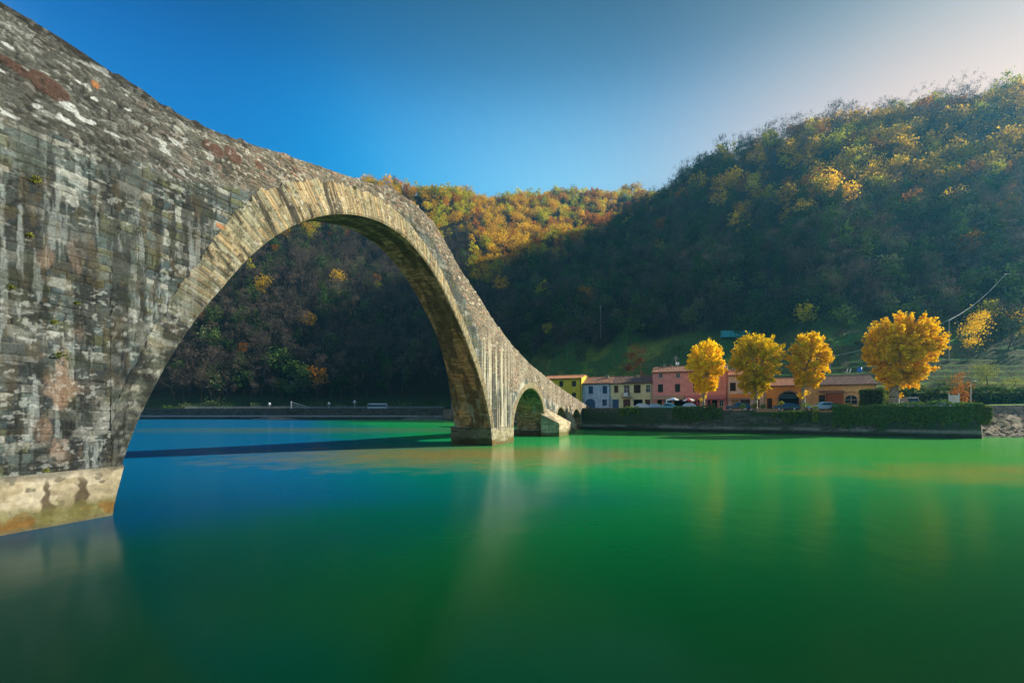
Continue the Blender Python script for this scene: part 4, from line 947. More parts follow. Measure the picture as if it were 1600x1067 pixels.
car('white hatchback parked left of the leftmost plane tree trunk', 1069, 3.2, .1, white, 3.8, 1.45)
car('dark blue car in shade below the pale pinkish house', 1152, 3.0, .0, dkblue, 4.2, 1.5)
car('dark blue car parked in front of the ochre archway', 1229, 3.0, .1, dkblue, 4.0, 1.3)
car('grey blue car parked behind the brick ledge in front of the apricot house', 1287, 2.6, .0, blue, 4.3, 1.5)
car('silver van parked alone to the right of the biggest plane tree', 1455, 12.0, 1.75, silver, 4.6, 2.35, 1.95, True)
car('pale car beside the white slatted screen at the right end of the quay', 1489, 6.5, .2, blue, 4.0, 1.4)
# ------------------------------------------------------------ parasols, tubs, ledges, screen, lamps
def parasol(label, px, back, h, closed, cm, stripes=None):
    p = qpt(px, back); r = tag(empty('parasol', (p[0], p[1], GZ0)), label, 'parasol', 'parasols outside the pink house')
    MB().tube([(0, 0, .05), (0, 0, h)], .03, 8).build('pole', M_['steel'], r); MB().lathe([(0, .06), (.3, .05), (.3, 0)], n=12).build('base', M_['concrete'], r)
    m = MB()
    if closed:
        n = 16; prof = [(.03, h), (.10, h-.25), (.15, h-.8), (.20, h-1.25), (.16, h-1.45)]
        vs = [(q*(1+.25*(k % 2))*math.cos(2*math.pi*k/n), q*(1+.25*(k % 2))*math.sin(2*math.pi*k/n), z) for q, z in prof for k in range(n)]
        m.add(vs, [(i*n+k, i*n+(k+1) % n, (i+1)*n+(k+1) % n, (i+1)*n+k) for i in range(len(prof)-1) for k in range(n)])
        m.build('canopy', cm, r)
    else:
        n = 8; prof = [(.02, h), (.6, h-.14), (1.25, h-.42), (1.25, h-.62)]
        for j, cmx in enumerate((cm, stripes or cm)):
            m = MB()
            for k in range(n):
                if k % 2 != j: continue
                for (r0, z0), (r1, z1) in zip(prof[:-1], prof[1:]):
                    a0, a1 = 2*math.pi*k/n, 2*math.pi*(k+1)/n
                    m.add([(r0*math.cos(a0), r0*math.sin(a0), z0), (r0*math.cos(a1), r0*math.sin(a1), z0), (r1*math.cos(a1), r1*math.sin(a1), z1), (r1*math.cos(a0), r1*math.sin(a0), z1)], [(0, 3, 2, 1)])
            m.build('canopy', cmx, r)
parasol('white closed parasol at the left end of the pink house', 1033, 6, 2.4, True, M_['wht'])
parasol('open blue and white parasol outside the pink house', 1042.6, 7, 2.75, False, M_['wht'], mat('sky_blue_canvas', (.25, .42, .62), .8))
parasol('open red and white parasol left of the leftmost plane tree', 1068.5, 7, 2.6, False, M_['wht'], mat('red_canvas', (.6, .08, .07), .8))
parasol('dark red closed parasol just left of the leftmost plane trunk', 1080.5, 8, 2.5, True, M_['red'])
parasol('dark red closed parasol just right of the leftmost plane trunk', 1104.5, 8, 2.5, True, M_['red'])
def block(name, label, cat, px0, px1, back, z0, z1, dep, mt, group=None, cap=None):
    p = qpt((px0+px1)/2, back); s0, s1 = qs(px0), qs(px1); l = (s1-s0)/2
    r = tag(empty(name, (p[0], p[1], z0), math.atan2(qd[1], qd[0])), label, cat, group)
    MB().box(-l, l, -dep/2, dep/2, 0, z1-z0-.08).build('body', mt, r, bevel=.03)
    MB().box(-l-.06, l+.06, -dep/2-.06, dep/2+.06, z1-z0-.077, z1-z0).build('coping', cap or mt, r, bevel=.02)
    return r
block('planter', 'long sunlit orange ledge planter on the quay below the middle plane tree', 'planter', 1181, 1215.5, .3, 3.9, 4.55, .8, M_['brick'])
block('planter', 'sunlit brick ledge on the quay in front of the grey blue car', 'planter', 1277, 1306, .3, 3.9, 4.25, .8, M_['brick'])
block('planter', 'stone planter of yellow green plants right of the leftmost plane trunk', 'planter', 1101, 1128, .6, 4.2, 4.62, .8, M_['concrete'])
# white slatted screen
p = qpt(1502.5, 3.0); r = tag(empty('slatted_screen', (p[0], p[1], GZ0), HRZ), 'white slatted screen standing on the quay at its right end', 'screen'); w = .60
m = MB(); [m.box(x-.05, x+.05, -.05, .05, 0, 2.75) for x in (-w, w)]; m.build('post', M_['wht'], r)
m = MB(); [m.box(-w+.05+k*.115, -w+.11+k*.115, -.02, .02, .1, 2.45) for k in range(10)]; [m.box(-w+.05, w-.05, .023, .05, z, z+.06) for z in (.2, 1.3, 2.35)]; m.build('slats', M_['wht'], r)
def lamp(label, p, h, arms=1, sc=1.0):
    r = tag(empty('street_lamp', tuple(p)), label, 'street lamp')
    MB().tube([(0, 0, 0), (0, 0, h*.3), (0, 0, h)], [.09*sc, .07*sc, .05*sc], 8).build('pole', M_['steel'], r)
    for k in range(arms):
        s = 1 if k == 0 else -1
        a = MB().tube([(0, 0, h-.05), (s*.45*sc, 0, h+.08), (s*.75*sc, 0, h+.05)], .035*sc, 6).build('arm', M_['steel'], r)
        MB().lathe([(.02, .12), (.14, .06), (.17, 0), (.03, -.06)], (s*.8*sc, 0, h), 10).build('lamp_head', M_['wht'], a)
p = at(1517, 640, 80); lamp('slim grey lamp post with two globes behind the right end of the hedge', (p.x, p.y, ground(p.x, p.y)-.1), 9.6-ground(p.x, p.y), 1)
p = at(1403, 640, 84); 
for k, (x, lab) in enumerate(((1409.5, 'small white bollard right beside the trunk of the biggest plane tree'), (1415.5, 'small white bollard farther right of the biggest plane tree trunk'))):
    p = qpt(x, 2.0); r = tag(empty('bollard', (p[0], p[1], GZ0)), lab, 'bollard', 'white bollards on the quay'); MB().tube([(0, 0, 0), (0, 0, 1.3)], .09, 10).build('post', M_['wht'], r); MB().lathe([(.09, 1.3), (.13, 1.33), (.13, 1.42), (.02, 1.5)], n=12).build('cap', M_['steel'], r)
# ------------------------------------------------------------ things on the slope behind
def pole(label, px, pyt, pyb, Y=None, rad=.11, bar=True, group='utility poles on the hillside'):
    b = hit(px, pyb) if Y is None else at(px, pyb, Y); zt = HC+(640-pyt)/F*b.y; b.z = ground(b.x, b.y)-.3
    r = tag(empty('utility_pole', tuple(b)), label, 'utility pole', group); h = zt-b.z
    MB().tube([(0, 0, 0), (0, 0, h)], [rad*1.2, rad*.8], 8).build('pole', M_['concrete'], r)
    if bar:
        c = MB().box(-.55, .55, -.05, .05, h-.35, h-.25).build('crossbar', M_['steel'], r)
        for q in (-.45, .45): MB().lathe([(.02, 0), (.06, .05), (.05, .14), (.01, .16)], (q, 0, h-.25), 8).build('insulator', M_['wht'], c)
    return Vector((b.x, b.y, zt-.2))
pa = pole('tall pale utility pole highest up the green slope at the right', 1571, 427, 490)
pb = pole('utility pole just right of the biggest plane tree', 1483, 499, 566, rad=.13)
pc = pole('thin pole standing behind the roof of the apricot house', 1297, 556, 583, rad=.08, bar=False)
pd = pole('tall thin pole standing alone in the shaded field above the cream house', 938.5, 478, 530, rad=.16)
pe = pole('slender distant pole on the wooded slope seen through the great arch', 567, 562, 590, None, .12, False)
def cable(label, a, b, sag, rad=.035):
    m = MB(); m.tube([a.lerp(b, k/20)-Vector((0, 0, sag*4*(k/20)*(1-k/20))) for k in range(21)], rad, 5); tag(m.build('cable', M_['steel']), label, 'cable')
cable('sagging cable between the two utility poles right of the biggest plane tree', pa, pb, 1.7, .07)
cable('cable running from behind the biggest plane tree down towards the apricot roof', pb, pc, 1.2, .035)
cable('cable leaving the highest pole towards the right edge', pa, pa+Vector((60, 6, 3)), 1.0, .04)
# teal polytunnel
c = hit(1149, 528.5); w = 42/F*c.y/2
r = tag(empty('polytunnel', (c.x, c.y, ground(c.x, c.y)+.2), R(-8)), 'teal plastic polytunnel on the dark slope above the second plane tree', 'greenhouse')
m = MB(); n = 10; hh = 11/F*c.y
for (x0, x1) in ((-w, -w*.45), (-w*.42, w)):
    pr = [(1.6*math.cos(math.pi*k/n), hh*math.sin(math.pi*k/n)**.7 if 0 < k < n else 0) for k in range(n+1)]
    m.prism(pr, 'x', x0, x1)
m.build('film_cover', M_['teal'], r)
m = MB()
for k in range(9):
    x = -w+2*w*k/8; m.tube([(x, 1.63*math.cos(math.pi*j/n), (hh+.03)*math.sin(math.pi*j/n)**.7 if 0 < j < n else 0) for j in range(n+1)], .03, 5)
m.build('hoops', M_['steel'], r)
# loungers and blue water butt on the bank above the apricot roof
for k, (x, lab) in enumerate(((1322, 'white deck chair above the apricot roof, left one of the pair'), (1327, 'white deck chair above the apricot roof, right one of the pair'))):
    c = at(x, 583, 104); c.z = max(c.z, ground(c.x, c.y))
    r = tag(empty('deck_chair', tuple(c), R(20)), lab, 'deck chair', 'deck chairs above the apricot roof')
    r.scale = (.6, .6, .6)
    MB().prism([(-.2, .35), (.5, .42), (.5, .47), (-.2, .40)], 'x', -.28, .28).build('seat', M_['wht'], r)
    MB().prism([(-.2, .35), (-.65, 1.75), (-.6, 1.78), (-.13, .38)], 'x', -.28, .28).build('backrest', M_['wht'], r)
    for sx in (-.28, .25):
        for sy in (-.3, .45): MB().box(sx, sx+.03, sy, sy+.04, 0, .40).build('leg', M_['wht'], r)
c = at(1343, 582, 104); c.z = max(c.z, ground(c.x, c.y)); r = tag(empty('water_butt', tuple(c)), 'blue plastic barrel above the apricot roof right of the deck chairs', 'barrel')
MB().lathe([(0, 0), (.42, 0), (.48, .3), (.48, .7), (.42, 1.1), (.36, 1.15), (0, 1.16)], n=16).build('drum', M_['bluep'], r, smooth=True); MB().lathe([(.37, 1.15), (.38, 1.25), (0, 1.27)], n=16).build('lid', M_['bluep'], r)
# terrace deck the chairs and barrel stand on
c0, c1 = at(1308, 583, 104), at(1352, 583, 104)
zz = max(ground(c0.x, 104), c0.z)
# ------------------------------------------------------------ across the water
Yr = 207
def rp(px, y, Y=Yr): return at(px, y, Y)
c = rp(455, 655, 203); r = tag(empty('railway_mast', (c.x, c.y, 0)), 'pale steel mast with slanting cantilever arm on the far bank', 'mast'); zt = HC+(640-627)/F*203
MB().tube([(0, 0, -1), (0, 0, zt)], .24, 8).build('pole', M_['steel'], r)
x1 = 31/F*203; a = MB().tube([(0, 0, zt-.3), (x1, 0, zt-3.0)], .12, 6).tube([(0, 0, zt-1.3), (x1, 0, zt-3.7)], .08, 6).tube([(x1*.33, 0, zt-1.2), (x1*.33, 0, zt-2.1)], .05, 5).tube([(x1*.66, 0, zt-2.1), (x1*.66, 0, zt-2.9)], .05, 5).tube([(x1, 0, zt-3.0), (x1, 0, zt-3.7)], .05, 5).build('cantilever', M_['steel'], r)
for x, y, lab in ((421, 630, 'small signal board at the left of the far bank'), (514, 629, 'small signal board in the middle of the far bank'), (554, 626.5, 'taller signal post at the right of the far bank')):
    c = rp(x, 640); zt = HC+(640-y)/F*Yr; r = tag(empty('trackside_signal', (c.x, c.y, 4.2)), lab, 'signal', 'signals along the far bank')
    MB().tube([(0, 0, 0), (0, 0, zt-4.2)], .09, 6).build('post', M_['steel'], r); MB().lathe([(0, 0), (.4, .02), (.5, .5), (.4, 1.0), (0, 1.05)], (0, 0, zt-4.9), 10).build('signal_head', M_['wht'], r); MB().box(-.9, .9, -.05, .05, zt-5.0, zt-4.75).build('board', M_['steel'], r)
c = rp(590, 640, 212); r = tag(empty('parked_coach', (c.x, c.y, 4.3), R(4)), 'long pale coach on the far bank left of the bridge pier', 'coach')
MB().prism([(-1.2, .45), (1.2, .45), (1.2, 2.7), (1.0, 3.1), (-1.0, 3.1), (-1.2, 2.7)], 'x', -4.4, 4.4).build('body', mat('pale_blue_grey_paint', (.45, .52, .58), .4), r)
for sy in (-1, 1): MB().box(-4.2, 4.2, sy*1.21-.01, sy*1.21+.01, 1.5, 2.4).build('side_window', M_['glass'], r)
for sx in (-3, 3):
    for sy in (-1, 1): MB().tube([(sx, sy*1.0, .45), (sx, sy*1.22, .45)], .45, 14).build('wheel', M_['tyre'], r)
c = rp(707, 640, 203); r = tag(empty('concrete_post', (c.x, c.y, 4.2)), 'pale concrete post on the far bank close beside the bridge pier', 'post'); MB().box(-.5, .5, -.3, .3, 0, 3.2).build('shaft', M_['concrete'], r, bevel=.04); MB().box(-.6, .6, -.4, .4, 3.2, 3.4).build('cap', M_['concrete'], r)
# railing of the road over there
m = MB()
for k in range(150):
    x = -150+k*.8; y = np.interp(x, NB[:, 0], NB[:, 1])+.6; m.box(x-.03, x+.03, y-.03, y+.03, 4.85, 5.75)
for z in (5.3, 5.75): m.tube([(-150, np.interp(-150, NB[:, 0], NB[:, 1])+.6, z), (-31, 200.0, z)], .05, 5)
tag(m.build('bank_railing', M_['steel']), 'thin grey railing running along the far embankment wall', 'railing')
# ------------------------------------------------------------ trees
bark = mat('grey_bark', (.10, .08, .06), .95, ((.05, .042, .035), 3.0), .5, 9)
barkp = mat('plane_bark', (.42, .36, .26), .9, ((.14, .12, .08), 2.2), .4, 7)
LM = dict(
 gold=leaf_mat('golden_leaves', (.62, .36, .02), (.80, .54, .03), .45), orange=leaf_mat('orange_leaves', (.40, .15, .02), (.60, .28, .03)),
 lime=leaf_mat('yellow_green_leaves', (.34, .38, .02), (.70, .60, .03), .45), green=leaf_mat('dark_green_leaves', (.030, .072, .020), (.085, .145, .032), .25),
 olive=leaf_mat('grey_green_leaves', (.09, .13, .05), (.16, .20, .08), .2), brown=leaf_mat('brown_twigs', (.080, .068, .052), (.165, .13, .095), .2),
 plane=leaf_mat('plane_leaves', (.84, .44, .01), (.97, .80, .02), .42), planeg=leaf_mat('green_gold_plane_leaves', (.66, .44, .012), (.96, .78, .02), .42),
 ivy=leaf_mat('ivy_leaves', (.05, .11, .03), (.20, .30, .05), .25), shrub=leaf_mat('bright_shrub_leaves', (.12, .17, .03), (.34, .34, .05), .35), rust=leaf_mat('rust_leaves', (.16, .06, .03), (.30, .12, .04), .3))
def seg_tubes(segs, n=4):
    'segments (p0, p1, r0, r1) to one vertex and face array'
    S = np.array([(*a, *b, r0, r1) for a, b, r0, r1 in segs], float); p0, p1, r0, r1 = S[:, :3], S[:, 3:6], S[:, 6], S[:, 7]
    d = p1-p0; d /= np.linalg.norm(d, axis=1, keepdims=True)+1e-9
    up = np.where(np.abs(d[:, 2:3]) < .9, [[0, 0, 1.]], [[1., 0, 0]]); a = np.cross(d, up); a /= np.linalg.norm(a, axis=1, keepdims=True); b = np.cross(d, a)
    th = 2*np.pi*np.arange(n)/n; ring = a[:, None]*np.cos(th)[None, :, None]+b[:, None]*np.sin(th)[None, :, None]
    V = np.concatenate([p0[:, None]+ring*r0[:, None, None], p1[:, None]+ring*r1[:, None, None]], 1).reshape(-1, 3)
    k = np.arange(n); f = np.stack([k, (k+1) % n, n+(k+1) % n, n+k], -1)
    return V, (f[None]+(np.arange(len(S))*2*n)[:, None, None]).reshape(-1, 4)
def grow(rng, p, d, L, r, depth, out, tips, spread=.6, up=.12, kids=3, steps=3):
    q = np.array(p, float); dd = np.array(d, float)
    for k in range(steps):
        dd = dd+rng.normal(0, .13, 3); dd[2] += up*.5; dd /= np.linalg.norm(dd); n = q+dd*L/steps
        r1 = r*(1-.30/steps*(k+1)) if depth else r*(1-.75/steps*(k+1))
        out.append((q, n, r, max(r1, .012))); q = n; r = max(r1, .012)
        if depth > 0 and k > 0:
            for _ in range(1):
                e = rng.normal(0, 1, 3); e -= e.dot(dd)*dd; e /= np.linalg.norm(e); nd = dd+e*spread*1.2; nd /= np.linalg.norm(nd)
                grow(rng, q, nd, L*.62, r*.55, depth-1, out, tips, spread, up, kids, steps)
    if depth > 0:
        for _ in range(kids):
            e = rng.normal(0, 1, 3); e -= e.dot(dd)*dd; e /= np.linalg.norm(e); nd = dd+e*spread; nd /= np.linalg.norm(nd)
            grow(rng, q, nd, L*.70, r*.65, depth-1, out, tips, spread, up, kids, steps)
    else: tips.append((q.copy(), dd.copy()))
def leaves(rng, P, size, flat=0.0, aspect=1.0, dirs=None, jit=.35):
    'one small face per point'
    n = len(P); a = rng.normal(0, 1, (n, 3)) if dirs is None else dirs+rng.normal(0, .25, (n, 3)); a /= np.linalg.norm(a, axis=1, keepdims=True)
    b = rng.normal(0, 1, (n, 3)); b -= (b*a).sum(1, keepdims=True)*a; b /= np.linalg.norm(b, axis=1, keepdims=True)
    s = (size*(1-jit+2*jit*rng.random(n)))[:, None]; a = a*s*aspect; b = b*s
    V = np.stack([P-a*.55, P+b*.42-a*.05, P+a*.6, P-b*.42+a*.05], 1).reshape(-1, 3)
    F_ = np.arange(4*n).reshape(-1, 4); c = np.repeat(np.stack([rng.random(n), rng.random(n), rng.random(n)], -1), 4, 0)
    return V, F_, c
def crown_points(rng, n, rx, rz, zc, clumps, cr, hollow=.5):
    c = rng.normal(0, 1, (clumps, 3)); c /= np.linalg.norm(c, axis=1, keepdims=True); c *= (hollow+(1-hollow)*rng.random((clumps, 1)))
    w = rng.random(clumps)+.3; k = rng.choice(clumps, n, p=w/w.sum())
    P = c[k]*[rx, rx, rz]; sc = cr*(.6+.8*rng.random(clumps))[k]
    P = P+rng.normal(0, 1, (n, 3))*sc[:, None]*[1, 1, .7]
    P[:, 2] += zc; return P
class Tree: pass
def wood_tree(seed, kind, Hh, W):
    'trunk mesh and crown mesh of one woodland tree'
    rng = np.random.default_rng(seed); t = Tree(); out, tips = [], []
    lean = rng.normal(0, .06, 2)
    if kind == 'bare':
        grow(rng, (0, 0, -1), (lean[0], lean[1], 1), Hh*.45, .17, 3, out, tips, .55, .10, 2, 3)
        z = np.array([p[2] for p, d in tips]); sc = Hh/max(1, z.max())
        out = [(a*[sc, sc, sc], b*[sc, sc, sc], r0, r1) for a, b, r0, r1 in out]
        TP = np.array([p for p, d in tips])*sc; TD = np.array([d for p, d in tips]); rep = max(1, int(420/len(TP))+1)
        P = np.repeat(TP, rep, 0)+rng.normal(0, .35, (len(TP)*rep, 3)); D = np.repeat(TD, rep, 0)+rng.normal(0, .55, (len(TP)*rep, 3)); D[:, 2] += .3
        D /= np.linalg.norm(D, axis=1, keepdims=True)
        V, F_, c = leaves(rng, P, .075, aspect=9.0, dirs=D)
        P2 = P[rng.random(len(P)) < .16]; V2, F2, c2 = leaves(rng, P2, .34)
        F_ = np.concatenate([F_, F2+len(V)]); V = np.concatenate([V, V2]); c = np.concatenate([c, c2])
        t.mat = LM['brown']
    else:
        th = Hh*(.30 if kind != 'green' else .2)
        grow(rng, (0, 0, -1), (lean[0], lean[1], 1), Hh*.42, .17, 2, out, tips, .55, .1, 2, 3)
        zz = max(b[2] for a, b, r0, r1 in out); sc = Hh*.86/zz; out = [(a*sc, b*sc, r0, r1) for a, b, r0, r1 in out]
        n = {'green': 560, 'olive': 400}.get(kind, 430)
        P = crown_points(rng, n, W*.42, (Hh-th)*.46, th+(Hh-th)*.5, 16 if kind != 'green' else 22, W*.115, .45)
        P = P[P[:, 2] > th*.5]
        V, F_, c = leaves(rng, P, .64 if kind != 'green' else .56)
        t.mat = LM[kind]
    t.tv, t.tf = seg_tubes(out, 4 if kind != 'bare' else 3); t.cv, t.cf, t.cc = V, F_, c; t.kind = kind
    return t
KINDS = [('bare', 13, 8), ('bare', 11, 7), ('bare', 15, 8), ('gold', 11, 8), ('gold', 13, 9), ('orange', 10, 8), ('orange', 12, 8), ('lime', 11, 8), ('lime', 13, 8), ('green', 10, 7), ('green', 12, 6.5), ('olive', 9, 7)]
PROTO = [wood_tree(100+i, *k) for i, k in enumerate(KINDS)]
for i, t in enumerate(PROTO):
    t.tm = np_mesh('wood_trunk', t.tv, t.tf, smooth=True); t.tm.materials.append(bark)
    t.cm = np_mesh('wood_crown', t.cv, t.cf, t.cc, smooth=False); t.cm.materials.append(t.mat)
    t.jm = np_mesh('wood_tree', np.concatenate([t.tv, t.cv]), np.concatenate([t.tf, t.cf+len(t.tv)]), np.concatenate([np.zeros((len(t.tv), 3)), t.cc]), False, np.concatenate([np.zeros(len(t.tf)), np.ones(len(t.cf))]))
    t.jm.materials.append(bark); t.jm.materials.append(t.mat)
# where the wood stands
rng = np.random.default_rng(7)
def scatter(y0, y1, st):
    g = np.arange(-.80*y1, 2.65*y1, st); h = np.arange(y0, y1, st); X, Y = np.meshgrid(g, h)
    X = X.ravel()+rng.uniform(-.46, .46, X.size)*st; Y = Y.ravel()+rng.uniform(-.46, .46, Y.size)*st
    k = (X/Y > -.78) & (X/Y < 2.6) & ((X/Y < 1.6) | (rng.random(X.size) < .7)); return X[k], Y[k]
xs, ys = zip(scatter(118, 400, 6.0), scatter(400, 730, 7.6)); FX, FY = np.concatenate(xs), np.concatenate(ys)
FZ = height(FX, FY); nn = fbm(FX/14, FY/14, 40, 4); uu = FX/FY
lim = np.where(uu < .02, 5.6+15*ss(-.45, -.05, uu)*ss(.1, -.02, uu), 34+(nn-.5)*16-8*ss(.5, 1.1, uu))
lim = np.where((uu > .02) & (uu < .2), lim*.75, lim)
keep = (FZ > lim)
keep &= ~((uu > .5) & (FZ > 110) & (rng.random(len(FX)) < .25))
FX, FY, FZ, uu = FX[keep], FY[keep], FZ[keep], uu[keep]
PX = 800+uu*F; PY = 640-(FZ+5-HC)/FY*F
na = fbm(FX/38, FY/38, 60, 3); nb2 = rng.random(len(FX))
# tree kinds by place, also painting light: bright leaf where sunlit, dark in shade
W8 = np.zeros((len(FX), len(KINDS)))
hi = ss(25, 120, FZ-.16*FY*0)
farhill = (FY > 385) | (uu < -.02)
bright = np.where(farhill, ss(70, 130, FZ), ss(80, 145, FZ)*ss(.38, .75, uu))
bright = np.where(uu < -.10, ss(140, 190, FZ), bright)*ss(210, 270, FY)
def put(names, w):
    for i, k in enumerate(KINDS):
        if k[0] == names: W8[:, i] += w
crest = (~farhill)*ss(.50, .58, (FZ-HC)/FY)
SC = np.ones(1)
put('bare', .9*(1-bright)+.22*bright+1.6*crest+.8*(uu < 0)*(1-bright)); put('green', (1.1*(1-bright)+.06)*np.where(uu < 0, .45, 1.0)); put('olive', .30*(1-bright)+.05)
put('gold', .02+1.5*bright*ss(.40, .55, na)); put('orange', .02+1.3*bright*ss(.62, .42, na)); put('lime', .02+1.3*bright*np.where(farhill, 1, .55)*ss(.38, .5, fbm(FX/30, FY/30, 61, 3)))
W8 /= W8.sum(1, keepdims=True); CW = W8.cumsum(1); KI = (nb2[:, None] > CW).sum(1).clip(0, len(KINDS)-1)
SC = rng.uniform(.80, 1.50, len(FX)); SC = SC*(1+.25*crest); SC = np.where(rng.random(len(FX)) < .06, SC*1.25, SC)
RZ = rng.uniform(0, 2*math.pi, len(FX))
# which show: not behind the bridge
tt_, zf_ = KT/np.maximum(VPX-PX, 1)-T0, HC*(1+(640-PY)/(.1811*np.maximum(VPX-PX, 1)))
behind = (PX < 915) & (zf_ < top(tt_)) & ~((tt_ > A1.t0+1.5) & (tt_ < A1.t1-2.5) & (zf_ < A1.z(tt_)-1.5))
show = ~behind & (PX > 0) & (PX < 1600) & (PY > 60)
# hidden by the land in front?
order = np.argsort(FY/SC)
def sees(x, y, z):
    k = np.linspace(.12, .97, 60); yy = y*k; return np.all(height(x*k, yy) < HC+(z-HC)*k+1.5)
idx = []
for i in order:
    if len(idx) >= 262: break
    if show[i] and sees(FX[i], FY[i], FZ[i]+7*SC[i]): idx.append(i)
idx = np.array(idx)
NAMES = dict(bare='bare brown tree', gold='golden leaved tree', orange='rust orange leaved tree', lime='yellow green leaved tree', green='dark evergreen tree', olive='dull grey green tree')
def place(px, py):
    hb = 'high' if py < 300 else 'halfway up' if py < 430 else 'low'
    for lim_, w_ in ((490, 'in great arch, left part'), (600, 'in great arch, middle part'), (715, 'in great arch, right part'), (800, 'just right of the bridge'), (900, 'above the low bridge end'), (1020, 'above the cream house'), (1100, 'above the pink house'), (1225, 'above the second plane tree'), (1310, 'above the third plane tree'), (1480, 'above the biggest plane tree'), (1545, 'above the lamp post'), (9999, 'at the right edge')):
        if px < lim_: return hb+' '+w_
def coarse(px):
    return 'seen through the great arch' if px < 715 else 'on the dark slope right of the bridge' if px < 1100 else 'on the slope above the village' if px < 1400 else 'on the slope at the right edge'
ORD = ['leftmost', 'second', 'third', 'fourth', 'fifth', 'sixth', 'seventh', 'eighth', 'ninth', 'tenth', 'eleventh', 'twelfth', 'thirteenth', 'fourteenth', 'fifteenth', 'sixteenth', 'seventeenth', 'eighteenth', 'nineteenth', 'twentieth']
def distinguish(items):
    'items: (object, label, column) - look-alikes are told apart by their order from the left'
    by = {}
    for o, l, x in items: by.setdefault(l, []).append((x, o))
    for l, q in by.items():
        q.sort(key=lambda e: e[0])
        for k, (x, o) in enumerate(q):
            if len(q) == 1: o['label'] = l
            elif k == len(q)-1: o['label'] = l+', rightmost'
            elif k == 0: o['label'] = l+', leftmost'
            elif k < len(ORD): o['label'] = l+', '+ORD[k]+' from left'
            else: o['label'] = l+', '+ORD[min(len(q)-1-k, 19)]+' from right'
items = []
for i in idx:
    t = PROTO[KI[i]]; nm = {'bare': 'bare_tree', 'green': 'evergreen_tree'}.get(t.kind, 'autumn_tree')
    r = empty(nm, (FX[i], FY[i], FZ[i]-.2), RZ[i]); r.scale = (SC[i],)*3
    size = 'small ' if SC[i] < .98 else 'tall ' if SC[i] > 1.32 else ''
    tag(r, 'x', 'tree', NAMES[t.kind].replace(' tree', ' trees')+' '+coarse(PX[i])); items.append((r, size+NAMES[t.kind]+' '+place(PX[i], PY[i]), PX[i]))
    a = bpy.data.objects.new('trunk', t.tm); C.objects.link(a); a.parent = r; b = bpy.data.objects.new('crown', t.cm); C.objects.link(b); b.parent = r
distinguish(items)
# the rest of the wood: one object that instances the same trees on points
rest = np.setdiff1d(np.arange(len(FX)), idx)
pc_ = bpy.data.collections.new('wood_tree_kinds')
for i, t in enumerate(PROTO):
    o = bpy.data.objects.new('kind_%02d' % i, t.jm); pc_.objects.link(o)
fm = bpy.data.meshes.new('woodland'); fm.vertices.add(len(rest)); fm.vertices.foreach_set('co', np.stack([FX, FY, FZ-.2], -1)[rest].astype(np.float32).ravel())
def pattr(n, ty, d, key):
    a = fm.attributes.new(n, ty, 'POINT'); a.data.foreach_set(key, d)
pattr('proto', 'INT', KI[rest].astype(np.int32), 'value')
rot = np.zeros((len(rest), 3), np.float32); rot[:, 2] = RZ[rest]; pattr('rot', 'FLOAT_VECTOR', rot.ravel(), 'vector'); pattr('siz', 'FLOAT', SC[rest].astype(np.float32), 'value')
fo = tag(link('woodland', fm), 'dense autumn woodland covering the hills behind the village', 'woodland', kind='stuff')
ng = bpy.data.node_groups.new('plant_trees', 'GeometryNodeTree')
ng.interface.new_socket('Geometry', in_out='INPUT', socket_type='NodeSocketGeometry'); ng.interface.new_socket('Geometry', in_out='OUTPUT', socket_type='NodeSocketGeometry')
gi = ng.nodes.new('NodeGroupInput'); go = ng.nodes.new('NodeGroupOutput'); ip = ng.nodes.new('GeometryNodeInstanceOnPoints'); ci = ng.nodes.new('GeometryNodeCollectionInfo')
ci.inputs['Collection'].default_value = pc_; ci.inputs['Separate Children'].default_value = True; ci.inputs['Reset Children'].default_value = True
def na_(n, ty): x = ng.nodes.new('GeometryNodeInputNamedAttribute'); x.data_type = ty; x.inputs['Name'].default_value = n; return x.outputs['Attribute']
L_ = ng.links.new
L_(gi.outputs[0], ip.inputs['Points']); L_(ci.outputs[0], ip.inputs['Instance']); ip.inputs['Pick Instance'].default_value = True
L_(na_('proto', 'INT'), ip.inputs['Instance Index']); L_(na_('rot', 'FLOAT_VECTOR'), ip.inputs['Rotation']); L_(na_('siz', 'FLOAT'), ip.inputs['Scale']); L_(ip.outputs[0], go.inputs[0])
md = fo.modifiers.new('plant_trees', 'NODES'); md.node_group = ng
print('wood', len(rest), 'single', len(idx))
